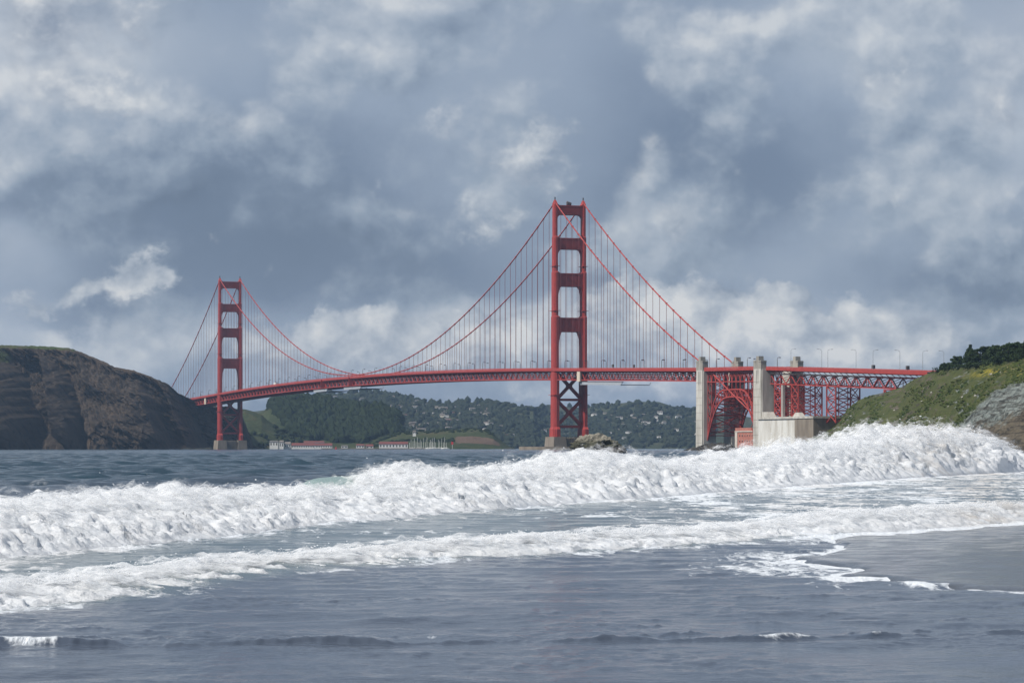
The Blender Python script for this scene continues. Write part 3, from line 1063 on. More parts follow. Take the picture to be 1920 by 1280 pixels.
# ================================================================== land
def land_mat(name, rock1, rock2, grass1, grass2, scale=0.03, bump=2.0, dark=None, strata=0.0, brown=(0.075, 0.063, 0.034)):
    """rock with patches of grass where the attribute 'veg' says so; 'tint' picks a second rock colour"""
    m = bpy.data.materials.new(name)
    m.use_nodes = True
    T = NT(m.node_tree)
    b = T.n['Principled BSDF']
    b.inputs['Roughness'].default_value = 0.95
    b.inputs['Specular IOR Level'].default_value = 0.1
    pos = T.new('ShaderNodeNewGeometry').outputs['Position']
    n1 = T.noise(pos, scale, 8, 0.65)
    n2 = T.noise(pos, scale * 4.3, 7, 0.65)
    n3 = T.noise(pos, scale * 0.35, 4, 0.6)
    n4 = T.noise(pos, scale * 19, 5, 0.7)
    rock = T.ramp(n1, [(0.30, rock1), (0.70, rock2)])
    if dark:
        rock = T.mix(T.smooth(n2, 0.5, 0.68), rock, dark)
    tint = T.smooth(T.math('ADD', T.attr('tint'), T.math('MULTIPLY', T.math('SUBTRACT', n1, 0.5), 1.6)), 0.38, 0.62)
    rock = T.mix(tint, rock, T.ramp(n2, [(0.32, (0.085, 0.105, 0.10)), (0.5, (0.19, 0.215, 0.20)), (0.7, (0.29, 0.31, 0.285))]))
    if strata:
        crack = T.noise(T.vmath('MULTIPLY', pos, (0.42, 0.05, 0.13)), 1.0, 6, 0.7, dist=0.6)
        rock = T.mix(T.smooth(crack, 0.50, 0.60, 0.0, 0.85), rock, (0.022, 0.024, 0.022))
        sp = T.new('ShaderNodeSeparateXYZ'); T.put(sp.inputs[0], pos)
        bed = T.noise(T.vmath('MULTIPLY', pos, (0.10, 0.02, 0.75)), 1.0, 5, 0.65, dist=1.0)
        rock = T.mix(T.smooth(bed, 0.50, 0.58, 0.0, 0.7), rock, (0.045, 0.038, 0.030))
        pale = T.noise(T.vmath('MULTIPLY', T.vmath('ADD', pos, (0, 0, 70)), (0.13, 0.02, 0.30)), 1.0, 6, 0.65, dist=0.8)
    grass = T.ramp(T.math('ADD', T.math('MULTIPLY', n2, 0.6), T.math('MULTIPLY', n3, 0.4)), [(0.36, grass1), (0.60, grass2)])
    grass = T.mix(T.smooth(n4, 0.42, 0.66, 0.0, 0.65), grass, tuple(0.4 * q for q in grass1))
    brn = T.smooth(n1, 0.50, 0.66)
    grass = T.mix(T.math('MULTIPLY', brn, 0.7), grass, tuple(brown))
    rock = T.mix(T.math('MULTIPLY', T.smooth(n4, 0.48, 0.70), 0.6), rock, tuple(0.35 * q for q in rock1))
    v = T.smooth(T.math('ADD', T.attr('veg'), T.math('MULTIPLY', T.math('ADD', T.math('SUBTRACT', n2, 0.5), T.math('MULTIPLY', T.math('SUBTRACT', n4, 0.5), 0.6)), 1.2)), 0.42, 0.58)
    yel = T.math('MULTIPLY', T.attr('flower'), T.smooth(n2, 0.45, 0.6))
    if strata:
        v = T.math('MULTIPLY', v, T.smooth(pale, 0.62, 0.55))
    colr = T.mix(yel, T.mix(v, rock, grass), (0.34, 0.27, 0.02))
    T.put(b.inputs['Base Color'], colr)
    bn = T.new('ShaderNodeBump')
    bn.inputs['Distance'].default_value = bump
    bn.inputs['Strength'].default_value = 1.0
    T.put(bn.inputs['Height'], T.math('ADD', T.math('ADD', n1, T.math('MULTIPLY', n2, 0.45)), T.math('MULTIPLY', n4, 0.16)))
    T.l.new(bn.outputs[0], b.inputs['Normal'])
    return m


def terrain(name, pxs, base, top, nt, material, prof=lambda t: t, relief=None, back=300.0, veg=None, tint=None, flower=None, sink=6.0, backdrop=-0.25):
    """hillside between a shore line and a crest line. base/top: px -> (py, depth).
    Every column runs from the shore up to the crest and on over a plateau behind it."""
    nx = len(pxs)
    b_py, b_D = base
    t_py, t_D = top
    ts = np.linspace(0, 1, nt)
    G = np.zeros((nt + 4, nx, 3))
    PX = np.asarray(pxs)
    Db, Dt = b_D(PX), t_D(PX)
    zb = CH + (HZ - b_py(PX)) / F * Db
    zt = CH + (HZ - t_py(PX)) / F * Dt
    zb = np.minimum(zb, -1.0) if sink else zb
    for i, t in enumerate(ts):
        D = Db + (Dt - Db) * t
        z = zb + (zt - zb) * prof(t)
        if relief is not None:
            dD, dz = relief(PX, t, (PX - 960) / F * D, D, z)
            D = D + dD
            z = z + dz
        G[i, :, 0] = (PX - 960) / F * (Db + (Dt - Db) * t)
        G[i, :, 1] = D
        G[i, :, 2] = z
    for k, (fr, dz) in enumerate(((0.12, -.02), (0.4, -.12), (1.0, backdrop), (1.3, -1.15))):
        D = Dt + back * fr
        G[nt + k, :, 0] = (PX - 960) / F * D
        G[nt + k, :, 1] = D
        G[nt + k, :, 2] = zt + (zt * dz) if dz > -1 else -4.0
    n = nt + 4
    idx = np.arange(n * nx).reshape(n, nx)
    Fc = np.stack([idx[:-1, :-1], idx[:-1, 1:], idx[1:, 1:], idx[1:, :-1]], -1).reshape(-1, 4)
    me = mesh_from(name, G.reshape(-1, 3), Fc, material, smooth=False)
    tt = np.concatenate([ts, [1, 1, 1, 1]])[:, None] * np.ones(nx)[None, :]
    pp = PX[None, :] * np.ones(n)[:, None]
    for nm, fn in (('veg', veg), ('tint', tint), ('flower', flower)):
        add_attr(me, nm, fn(pp, tt) if fn is not None else np.zeros(n * nx))
    o = link(name, me)
    return o, G


# ---- dark headland on the far side
cl_top = curve([(-400, 640), (-60, 645), (0, 647), (60, 648), (130, 652), (160, 663), (200, 680), (215, 688), (250, 694), (290, 709), (315, 720), (335, 737), (352, 745), (372, 756), (395, 760), (430, 762), (448, 768), (456, 792), (464, 815), (470, 834), (480, 838)])
cl_topD = curve([(-400, 4100), (0, 4000), (130, 3960), (300, 3900), (352, 3925), (372, 3990), (400, 4040), (480, 4040)])
cl_bD = curve([(-400, 3500), (0, 3560), (130, 3600), (270, 3620), (330, 3700), (400, 3880), (430, 3930), (480, 3960)])
spur = curve([(-400, 0), (-120, -30), (-30, -95), (8, -120), (22, -60), (40, 70), (85, 95), (98, 30), (108, -60), (122, -25), (135, 40), (150, 10), (180, -10), (260, -35), (285, -25), (296, 25), (325, 45), (336, -15), (352, -5), (366, 35), (384, 10), (480, 0)])


def cl_relief(px, t, X, D, z):
    sl = px + 55 * (t - 0.25)
    amp = (1 - t) ** 0.6 * (0.35 + 0.65 * sstep(0, .12, t) * 1.0)
    d = 2.2 * spur(sl) * amp * sstep(1.0, .75, t)
    # strata that lean down to the left, and rough rock
    d = d + 46 * fbm(X / 70.0 + t * 1.3, t * 2.2, 3.1, 5, 0.55, ridged=True) * sstep(1.0, .8, t)
    d = d + 26 * fbm(X / 18.0 + t * 8, t * 4, 9.7, 4, 0.6, ridged=True) * sstep(1.0, .9, t)
    d = d + 8 * fbm(X / 5.0 + t * 34, t * 7, 4.7, 3, 0.6) * sstep(1.0, .9, t)
    dz = 5 * fbm(X / 25.0, t * 5, 1.7, 4) * sstep(1.0, .85, t) * sstep(0, .06, t)
    if t > .985:
        dz = dz + 1.6 * fbm(X / 6.0, 0, 8.8, 4)
    return d, dz


M_CLIFF = land_mat('dark_cliff_rock', (0.038, 0.029, 0.022), (0.098, 0.073, 0.052), (0.045, 0.066, 0.018), (0.075, 0.090, 0.030), 0.022, 9.0, dark=(0.017, 0.017, 0.016))


def cl_veg(px, t):
    v = sstep(0.93, 1.0, t) * sstep(170, 120, px) * .9
    v = np.maximum(v, sstep(34, -10, px) * sstep(.75, .85, t) * .95)
    v = np.maximum(v, .32 * sstep(150, 300, px) * sstep(.25, .6, t))
    v = np.maximum(v, .30 * sstep(200, 300, px) * sstep(.35, .1, t))
    return v


hl_px = np.concatenate([np.arange(-400, -20, 6.0), np.arange(-20, 482, 1.25)])
headland, G_HL = terrain('headland', hl_px, (curve([(0, 846), (1, 846)]), cl_bD), (cl_top, cl_topD), 130, M_CLIFF, lambda t: t ** 0.85, cl_relief, 500, cl_veg)
tag(headland, 'dark brown sea cliff rising left of the far tower', 'cliff', kind='structure')

# ---- far hills
M_FAR = land_mat('far_hill_cover', (0.035, 0.045, 0.026), (0.05, 0.058, 0.032), (0.030, 0.040, 0.020), (0.062, 0.070, 0.034), 0.012, 6.0)
M_NEARHILL = land_mat('near_hill_cover', (0.09, 0.06, 0.045), (0.14, 0.10, 0.07), (0.022, 0.034, 0.012), (0.055, 0.066, 0.024), 0.02, 4.0)


def soft_relief(a, sc):
    def f(px, t, X, D, z):
        m = sstep(0, .15, t) * sstep(1, .85, t)
        return a * 2 * fbm(X / sc, t * 3, 5.5, 4) * m, a * fbm(X / sc, t * 3, 2.2, 5) * m
    return f


one = lambda px, t: np.ones_like(px)
far_top = curve([(300, 800), (470, 772), (560, 760), (600, 741), (640, 737), (690, 734), (720, 737), (760, 745), (800, 753), (840, 756), (880, 754), (920, 756), (960, 760), (1000, 763), (1030, 758), (1080, 764), (1110, 761), (1150, 757), (1190, 753), (1235, 753), (1260, 761), (1300, 766), (1350, 772), (1450, 790), (1560, 806), (1700, 822), (1900, 832)])
far_hills, G_FH = terrain('hills', np.arange(300, 1900, 4.0), (curve([(0, 842), (1, 842)]), curve([(300, 5400), (900, 5900), (1100, 6300), (1900, 6400)])), (far_top, curve([(300, 7300), (700, 7600), (1000, 7000), (1030, 8000), (1240, 7800), (1900, 8000)])), 60, M_FAR,
    lambda t: t ** 0.9, soft_relief(9, 160), 900, one)
tag(far_hills, kind='structure')

knob_top = curve([(440, 800), (470, 782), (495, 770), (505, 758), (525, 749), (545, 745), (580, 746), (610, 750), (650, 760), (690, 764), (715, 766), (735, 774), (752, 790), (765, 812), (800, 838)])
knob, G_KN = terrain('wooded_hill', np.arange(440, 800, 2.5), (curve([(0, 842), (1, 842)]), curve([(440, 4550), (800, 4650)])), (knob_top, curve([(440, 5000), (600, 5050), (800, 4900)])), 46, M_NEARHILL,
    lambda t: t ** 0.8, soft_relief(5, 60), 300, one)
tag(knob, kind='structure')
grs_top = curve([(440, 766), (460, 767), (475, 771), (490, 777), (500, 786), (520, 800), (560, 818), (600, 834), (620, 840)])
grs, G_GR = terrain('grassy_hill', np.arange(430, 620, 2.5), (curve([(0, 842), (1, 842)]), curve([(430, 4300), (620, 4450)])), (grs_top, curve([(430, 4600), (620, 4560)])), 40, M_NEARHILL,
    lambda t: t ** 0.9, soft_relief(5, 50), 150, one)
tag(grs, kind='structure')
pt_top = curve([(690, 836), (720, 820), (745, 812), (770, 809), (800, 808), (850, 805), (885, 803), (910, 806), (925, 812), (935, 822), (945, 830), (955, 837), (965, 840)])
pt, G_PT = terrain('low_point', np.arange(690, 966, 2.0), (curve([(690, 842), (960, 842)]), curve([(690, 4330), (965, 4250)])), (pt_top, curve([(690, 4650), (965, 4450)])), 40, M_NEARHILL,
    lambda t: np.minimum(1, t * 1.0) ** 0.8, soft_relief(3, 40), 120,
    lambda px, t: 1 - .95 * sstep(845, 862, px) * sstep(945, 930, px) * sstep(.15, .3, t) * sstep(.62, .5, t))
tag(pt, kind='structure')

# ---- green bluff on the near side
bl_top = curve([(1480, 838), (1500, 831), (1520, 824), (1545, 812), (1565, 800), (1580, 783), (1592, 765), (1610, 750), (1630, 742), (1660, 735), (1690, 726), (1712, 712), (1735, 702), (1760, 694), (1790, 689), (1830, 685), (1870, 679), (1890, 674), (1920, 672), (2000, 664), (2300, 640), (2700, 610)])
bl_topD = curve([(1480, 2060), (1600, 2050), (1700, 1900), (1760, 1720), (1830, 1560), (1920, 1430), (2300, 1150), (2700, 900)])
bl_bD = curve([(1480, 1900), (1600, 1750), (1700, 1560), (1800, 1300), (1860, 1130), (1920, 1040), (2000, 960), (2300, 700), (2700, 520)])


def bl_relief(px, t, X, D, z):
    m = sstep(0.02, .2, t) * sstep(1, .88, t)
    rockm = sstep(1780, 1850, px) * sstep(.75, .5, t)
    d = 18 * fbm(X / 45 + 2.5 * t, t * 2.5, 4.4, 5, .55, ridged=True) * m
    d = d + rockm * 16 * fbm(X / 6.0 + t * 5, t * 9 - X / 20, 2.4, 5, .62, ridged=True)
    dz = (2.2 * fbm(X / 20, t * 7, 6.1, 5) + rockm * 2.4 * fbm(X / 3.5, t * 14 - X / 9, 3.3, 4, .6, ridged=True)) * m
    d = d + rockm * (4 * fbm(X / 1.8 + t * 9, t * 30 - X / 5, 7.3, 4, .65, ridged=True))
    # the rounded grey outcrop bulges towards the sea
    bul = np.exp(-(((px - 1905) / 85) ** 2 + ((t - .46 - (px - 1905) * .0004) / .17) ** 2))
    d = d - 55 * bul
    return d, dz


def bl_veg(px, t):
    v = np.ones_like(px) * .78
    edge = np.interp(px, [1480, 1560, 1650, 1760, 1800, 1850, 1880, 1920, 2100, 2700], [.25, .20, .13, .10, .22, .50, .60, .64, .7, .7])
    v = v - .8 * sstep(edge + .16, edge - .14, t)
    v = v - .25 * sstep(.5, .65, fbm(px / 60.0 - t * 2.0, t * 6.0, 1.2, 3) + .45) * sstep(1840, 1700, px)
    return np.clip(v, 0, 1)


def bl_tint(px, t):
    e = np.interp(px, [1480, 1780, 1820, 1870, 1920, 2100], [0, .0, .16, .25, .34, .4])
    g = sstep(1770, 1810, px) * sstep(e - .2, e + .2, t)
    g = np.maximum(g, .5 * sstep(1540, 1600, px) * sstep(1690, 1650, px))
    return np.clip(g, 0, 1)


def bl_flower(px, t):
    return np.exp(-(((px - 1862) / 35) ** 2 + ((t - .86) / .05) ** 2)) * .9 + np.exp(-(((px - 1915) / 14) ** 2 + ((t - .80) / .05) ** 2)) * .7


M_BLUFF = land_mat('bluff_cover', (0.085, 0.072, 0.054), (0.15, 0.126, 0.09), (0.034, 0.050, 0.015), (0.100, 0.108, 0.036), 0.06, 2.6, dark=(0.055, 0.048, 0.040), strata=1.0)
bluff, G_BL = terrain('bluff', np.concatenate([np.arange(1480, 1930, 1.25), np.arange(1930, 2700, 8)]), (curve([(0, 850), (1, 850)]), bl_bD), (bl_top, bl_topD), 150, M_BLUFF,
    lambda t: t ** 0.92, bl_relief, 250, bl_veg, bl_tint, bl_flower, backdrop=-.08)
tag(bluff, kind='structure')

# ------------------------------------------------------------------ rounded shapes
def icosphere(sub=1):
    import bmesh
    bm = bmesh.new()
    bmesh.ops.create_icosphere(bm, subdivisions=sub, radius=1.0)
    V = np.array([v.co for v in bm.verts])
    Fc = np.array([[v.index for v in f.verts] for f in bm.faces])
    bm.free()
    return V, Fc


ICO1, ICO1F = icosphere(1)
ICO2, ICO2F = icosphere(2)


def lumps(name, centres, radii, material, zscale=1.0, jit=.28, sub=1, seed=1, attr=None):
    V0, F0 = (ICO1, ICO1F) if sub == 1 else (ICO2, ICO2F)
    n, k = len(centres), len(V0)
    r = np.random.default_rng(seed)
    R = np.asarray(radii)[:, None, None]
    J = 1 + r.uniform(-jit, jit, (n, k, 1))
    S = np.stack([r.uniform(.8, 1.25, n), r.uniform(.8, 1.25, n), r.uniform(.75, 1.3, n) * zscale], -1)[:, None, :]
    V = V0[None] * J * S * R + np.asarray(centres)[:, None, :]
    Fc = F0[None] + (np.arange(n) * k)[:, None, None]
    me = mesh_from(name, V.reshape(-1, 3), Fc.reshape(-1, 3), material)
    return me


M_WOOD = mat('cloud_shaded_woodland', (0.010, 0.017, 0.009), (0.024, 0.033, 0.014), 0.05, 0.95, spec=.05, contrast=(.3, .7))  # dark evergreen tone, lowered further to carry a cloud shadow in the colour
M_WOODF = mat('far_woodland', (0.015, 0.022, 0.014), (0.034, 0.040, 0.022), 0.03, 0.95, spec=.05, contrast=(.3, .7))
M_SCRUB = mat('scrub', (0.022, 0.040, 0.012), (0.085, 0.095, 0.030), 0.09, 0.95, spec=.05, contrast=(.32, .68))
M_CYP = mat('cypress_leaves', (0.012, 0.026, 0.012), (0.040, 0.058, 0.020), 0.6, 0.9, spec=.1, contrast=(.3, .7))
M_BARK = mat('bark', (0.10, 0.075, 0.055), (0.06, 0.045, 0.035), 0.8, 0.95)


def grid_pts(G, nt, n, rng, ok):
    """random points on a terrain mesh, kept where ok(px_fraction, t) says so"""
    out = []
    H, Wd = nt, G.shape[1]
    while len(out) < n:
        i, j = rng.uniform(0, H - 1.001), rng.uniform(0, Wd - 1.001)
        a, b = int(i), int(j)
        fi, fj = i - a, j - b
        p = (G[a, b] * (1 - fi) * (1 - fj) + G[a + 1, b] * fi * (1 - fj) + G[a, b + 1] * (1 - fi) * fj + G[a + 1, b + 1] * fi * fj)
        px = 960 + F * p[0] / p[1]
        if ok(px, i / (H - 1)):
            out.append(p)
    return np.array(out)


rg = np.random.default_rng(21)
pk = grid_pts(G_KN, 46, 1900, rg, lambda px, t: (px > 500 + 60 * (1 - t) and px < 752) and t > (.10 + .25 * max(0, (px - 680) / 70)))
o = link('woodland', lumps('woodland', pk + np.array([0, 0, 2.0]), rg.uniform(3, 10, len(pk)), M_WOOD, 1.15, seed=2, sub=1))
tag(o, 'dark evergreen woodland covering the round hill beyond the deck', 'woodland', kind='stuff')
pg = grid_pts(G_GR, 40, 130, rg, lambda px, t: (px > 452 and (t < .35 or px > 515) and rg.uniform() < .8))
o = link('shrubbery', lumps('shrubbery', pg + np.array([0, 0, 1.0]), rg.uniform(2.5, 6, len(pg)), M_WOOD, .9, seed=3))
tag(o, 'dark shrubs on the grassy hill beside the far tower', 'shrubs', kind='stuff')
pp_ = grid_pts(G_PT, 40, 220, rg, lambda px, t: px < 925 and (abs(t - .38) < .10 or t > .8) and not (850 < px < 935 and t < .7))
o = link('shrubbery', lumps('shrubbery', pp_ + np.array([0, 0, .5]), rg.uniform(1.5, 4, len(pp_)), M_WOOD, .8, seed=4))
tag(o, 'dark shrubs on the low green point behind the marina', 'shrubs', kind='stuff')


def far_ok(px, t):
    if px > 1340: return False
    d = .55 + .5 * perlin(px / 40.0, t * 6, .5)
    if px > 960 and px < 1110 and t > .55: return rg.uniform() < .12
    if px > 1110 and t > .72: return rg.uniform() < .16
    return rg.uniform() < d


pf = grid_pts(G_FH, 60, 3400, rg, lambda px, t: bool(far_ok(px, t)) and px > 570)
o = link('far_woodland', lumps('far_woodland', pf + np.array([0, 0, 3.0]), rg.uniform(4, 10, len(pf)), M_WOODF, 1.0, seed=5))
tag(o, 'bluish woodland between the houses on the far hills', 'woodland', kind='stuff')
# single trees on the far skyline
for k, (px, py, h) in enumerate(((824, 756, 9), (875, 755, 7), (894, 756, 6), (928, 757, 8), (943, 758, 6), (676, 735, 8), (707, 736, 9), (790, 752, 5))):
    D = float(curve([(300, 7300), (700, 7600), (1000, 7000), (1900, 8000)])(px)) - 20
    b = W3(px, py + 1.5, D)
    hm = h * D / F
    e = empty('skyline_tree', b)
    MB().tube([(0, 0, -3), (0, 0, hm * .7)], [hm * .06, hm * .03], 6).build('trunk', M_BARK, e)
    cs = np.array([[rg.normal() * hm * .16, rg.normal() * hm * .16, hm * f] for f in np.linspace(.4, 1.0, 12)])
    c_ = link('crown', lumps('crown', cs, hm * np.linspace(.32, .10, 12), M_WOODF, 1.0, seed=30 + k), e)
    tag(e, 'lone dark tree standing on the far hill skyline', 'tree', 'trees on the far skyline')

# scrub on the bluff
def bluff_ok(px, t):
    edge = float(np.interp(px, [1480, 1560, 1650, 1760, 1800, 1850, 1880, 1920, 2100, 2700], [.25, .20, .13, .10, .22, .50, .60, .64, .7, .7]))
    return 1490 < px < 1960 and t > edge + .02 and (perlin(px / 25.0 - t * 4, t * 9, 3.3) > -.05)


pb = grid_pts(G_BL, 150, 2600, rg, bluff_ok)
o = link('scrub', lumps('scrub', pb, rg.uniform(.35, 1.5, len(pb)), M_SCRUB, .55, seed=6))
tag(o, 'low green scrub covering the bluff', 'scrub', kind='stuff')
# pale boulders and bare rock lying in the scrub
M_PALE = mat('pale_rock', (0.42, 0.40, 0.36), (0.26, 0.25, 0.22), .4, .9, bump=.2)
bp = grid_pts(G_BL, 150, 30, rg, lambda px, t: 1520 < px < 1860 and .12 < t < .85)
for k, p in enumerate(bp):
    o = link('boulder', lumps('boulder', np.zeros((1, 3)), [rg.uniform(.4, 1.15)], M_PALE, .6, .38, seed=60 + k))
    o.location = p
    hx = 960 + F * p[0] / p[1]
    wh = 'below the viaduct' if hx < 1690 else 'below the cypress row'
    tag(o, 'pale boulder lying in the scrub of the green bluff ' + wh, 'boulder', 'boulders on the bluff ' + wh)


# ------------------------------------------------------------------ cypress trees on the bluff
def leaf_crown(centres, radii, n_each, leaf, seed):
    r = np.random.default_rng(seed)
    V, Fc = [], []
    for c, R in zip(centres, radii):
        d = r.normal(size=(n_each, 3))
        d /= np.linalg.norm(d, axis=1)[:, None]
        rad = R[None, :] * (r.uniform(.55, 1.08, (n_each, 1)))
        P = c + d * rad
        a = r.normal(size=(n_each, 3)); a /= np.linalg.norm(a, axis=1)[:, None]
        b = np.cross(a, d); b /= np.linalg.norm(b, axis=1)[:, None] + 1e-9
        s = r.uniform(.5, 1.1, (n_each, 1)) * leaf
        q = np.stack([P - a * s - b * s * .5, P + a * s * .3 - b * s, P + a * s + b * s * .4, P - a * s * .2 + b * s * .9], 1)
        k = len(V) * 4 if False else sum(len(x) for x in V)
        V.append(q.reshape(-1, 3))
        Fc.append(np.arange(n_each * 4).reshape(-1, 4) + k)
    return mesh_from('crown', np.concatenate(V), np.concatenate(Fc), M_CYP)


cyp = [(1772, 692, 3.6, 7), (1790, 690, 6.6, 9), (1812, 688, 11.5, 7), (1822, 686, 8.2, 11), (1842, 685, 9.4, 13), (1864, 681, 8.6, 13), (1885, 676, 8.0, 13), (1903, 674, 7.8, 12), (1926, 672, 8, 13), (1960, 668, 9, 14), (2010, 662, 9, 14)]
words = ('small wind-bent cypress at the foot of the tree row, next to the viaduct end', 'low dark cypress second from the viaduct end on the bluff', 'pointed dark cypress sticking up from the tree row on the bluff',
         'dense cypress just right of the pointed one on the bluff', 'broad flat-topped cypress in the middle of the bluff tree row', 'broad cypress right of the middle of the bluff tree row', 'tall cypress at the crest of the bluff tree row',
         'tall cypress next to the last in the bluff tree row', 'cypress cut by the right edge of the picture', 'cypress farther along the bluff beyond the picture', 'cypress farther along the bluff beyond the picture')
for k, (px, py, h, w_) in enumerate(cyp):
    D = float(bl_topD(px)) - 6 + (k % 3) * 6
    b = W3(px, py + 2, D)
    e = empty('cypress_tree', b)
    sh_ = .25 * h
    lean = h * .18
    MB().tube([(0, 0, -2), (lean * .3, 0, h * .35), (lean * .7, 0, h * .7), (lean, 0, h * .9)], [.45, .34, .22, .1], 7).build('trunk', M_BARK, e)
    lm = MB()
    for q in range(6):
        a = q * 1.1 + k
        lm.tube([(lean * .3, 0, h * (.25 + .08 * q)), (lean * .5 + math.cos(a) * w_ * .25, math.sin(a) * w_ * .25, h * (.38 + .08 * q)), (lean * .6 + math.cos(a) * w_ * .42, math.sin(a) * w_ * .42, h * (.45 + .08 * q))], [.2, .13, .05], 5)
    tag(lm.build('limbs', M_BARK, e), kind='stuff')
    cs, rs = [], []
    r = np.random.default_rng(90 + k)
    for q in range(36):
        f = r.uniform(.06, .92) if q % 4 else r.uniform(.85, 1.12)
        wid = w_ * .5 * (1 - .75 * max(0, f - .55)) * (1 if k != 2 else 1.1 - f)
        a = r.uniform(0, 6.28)
        rr = wid * math.sqrt(r.uniform(0, 1)) * .85
        cs.append(np.array([lean * f + math.cos(a) * rr, math.sin(a) * rr, h * f]))
        s_ = r.uniform(.13, .22) * w_ * (1 if q % 4 else .6)
        rs.append(np.array([s_ * 1.15, s_, min(s_ * .6, h * .2)]))
    c_ = link('crown', leaf_crown(cs, rs, 120, .40, 200 + k), e)
    tag(e, words[k], 'tree', 'cypresses on the bluff')
# low bushes below the trees
for k in range(9):
    px = 1758 + k * 19
    D = float(bl_topD(px)) - 14
    b = W3(px, float(bl_top(px)) + 1.5, D)
    e = link('bush', leaf_crown([np.array([0, 0, .8]), np.array([1.5, 0, .6]), np.array([-1.6, .5, .5])], [np.array([3.0, 2.4, 2.0])] * 3, 110, .36, 300 + k))
    e.data.name = 'bush'
    e.location = b
    bw_ = 'towards the viaduct' if k < 3 else 'in the middle of the row' if k < 6 else 'towards the picture edge'
    tag(e, 'dark low bush at the foot of the cypress row ' + bw_, 'bush', 'bushes under the cypresses ' + bw_)


# ------------------------------------------------------------------ rocks in the water
def rock(name, c, size, material, seed, sub=5, rough=.35, guano=None):
    V, Fc = icosphere(sub)
    n = fbm(V[:, 0] * 1.6 + seed, V[:, 1] * 1.6, V[:, 2] * 1.6, 7, .62, ridged=True)
    n2 = fbm(V[:, 0] * 5 + seed, V[:, 1] * 5, V[:, 2] * 5, 5, .6)
    V = V * (1 + rough * (n - .2) + rough * .35 * n2)[:, None] * np.array(size)
    me = mesh_from(name, V, Fc, material)
    o = link(name, me)
    o.location = c
    return o


def rock_mat(name, low, high, pale):
    m = bpy.data.materials.new(name)
    m.use_nodes = True
    T = NT(m.node_tree)
    b = T.n['Principled BSDF']
    b.inputs['Roughness'].default_value = .85
    g = T.new('ShaderNodeNewGeometry')
    n = T.noise(g.outputs['Position'], .5, 8, .65)
    n2 = T.noise(g.outputs['Position'], 2.2, 6, .65)
    sp = T.new('ShaderNodeSeparateXYZ'); T.put(sp.inputs[0], g.outputs['Position'])
    f = T.smooth(T.math('ADD', sp.outputs[2], T.math('MULTIPLY', n, 5)), 3.4, 6.2)
    c = T.mix(f, low, high)
    c = T.mix(T.math('MULTIPLY', T.smooth(T.math('ADD', sp.outputs[2], T.math('MULTIPLY', n2, 9)), 8.6, 10.2), .85), c, pale)
    c = T.mix(T.smooth(n2, .5, .68), c, tuple(v * .35 for v in low))
    T.put(b.inputs['Base Color'], c)
    bn = T.new('ShaderNodeBump'); bn.inputs['Distance'].default_value = .5
    T.put(bn.inputs['Height'], n2); T.l.new(bn.outputs[0], b.inputs['Normal'])
    return m


M_STACK = rock_mat('guano_rock', (0.020, 0.021, 0.014), (0.060, 0.060, 0.034), (0.34, 0.31, 0.25))
M_BLACK = mat('wet_black_rock', (0.020, 0.017, 0.013), (0.045, 0.038, 0.028), .3, .6, bump=.3)
o = rock('sea_stack', (W3(1118, 845, 1090).x, 1090, .2), (8.6, 7, 6.0), M_STACK, 2.2, rough=.5)
tag(o, 'guano-streaked sea rock standing in the water below the near tower', 'rock')
o = rock('sea_stack', (W3(1153, 848, 1086).x, 1086, .1), (4.2, 4, 2.4), M_BLACK, 5.2, 4)
tag(o, 'small dark rock at the seaward foot of the guano-streaked sea rock', 'rock')
o = rock('shore_rock', (W3(1342, 845, 2060).x, 2060, .2), (13, 12, 4.6), M_BLACK, 7.7, 4)
tag(o, 'low black shore rock in front of the arch and first pylon', 'rock')
o = rock('shore_rock', (W3(1308, 845, 2050).x, 2050, -.2), (9, 8, 2.2), M_BLACK, 9.7, 4)
tag(o, 'flat black rock tapering into the sea by the first pylon', 'rock')
o = rock('shore_rock', (W3(1390, 845, 2080).x, 2080, -.4), (12, 8, 2.4), M_BLACK, 12.7, 4)
tag(o, 'low dark rocks along the foot of the brick fort', 'rock')
for k, (px, w_, h_) in enumerate(((352, 7, 1.6), (375, 10, 1.4), (390, 6, 1.8), (985, 6, 1.3), (955, 8, 1.5))):
    o = rock('shore_rock', (W3(px, 842, 3500 if px < 500 else 4150).x, 3500 if px < 500 else 4150, 0), (w_, 5, h_), M_STACK if px < 500 else M_BLACK, 20 + k, 3)
    tag(o, 'low rocks at the waterline below the dark cliff' if px < 500 else 'low rocks off the tip of the low point', 'rock', 'low waterline rocks by the cliff' if px < 500 else 'rocks off the point')


# ------------------------------------------------------------------ buildings by the marina
def long_house(px0, px1, D, eave, ridge, label, windows=6, roof=M_ROOF, z0=1.0, rot=0.0, depth=9.0):
    x0, x1 = (px0 - 960) / F * D, (px1 - 960) / F * D
    e = empty('long_building', ((x0 + x1) / 2, D, z0), rot)
    L = (x1 - x0) / 2
    d = depth / 2
    MB().box(-L, L, -d, d, -3, eave).build('wall', M_WHITE, e)
    m = MB()
    m.add([(-L - .4, -d - .6, eave), (L + .4, -d - .6, eave), (L + .4, d + .6, eave), (-L - .4, d + .6, eave), (-L - .4 + .5, 0, ridge), (L - .1, 0, ridge)],
          [(0, 1, 5, 4), (2, 3, 4, 5), (0, 4, 3), (1, 2, 5), (3, 2, 1, 0)])
    m.build('roof', roof, e)
    for k in range(windows):
        x = -L + 2 * L * (k + .5) / windows
        MB().box(x - L / windows * .38, x + L / windows * .38, -d - .06, -d + .1, eave * .35, eave * .8).build('window', M_DARK, e)
    tag(e, label, 'building')
    return e


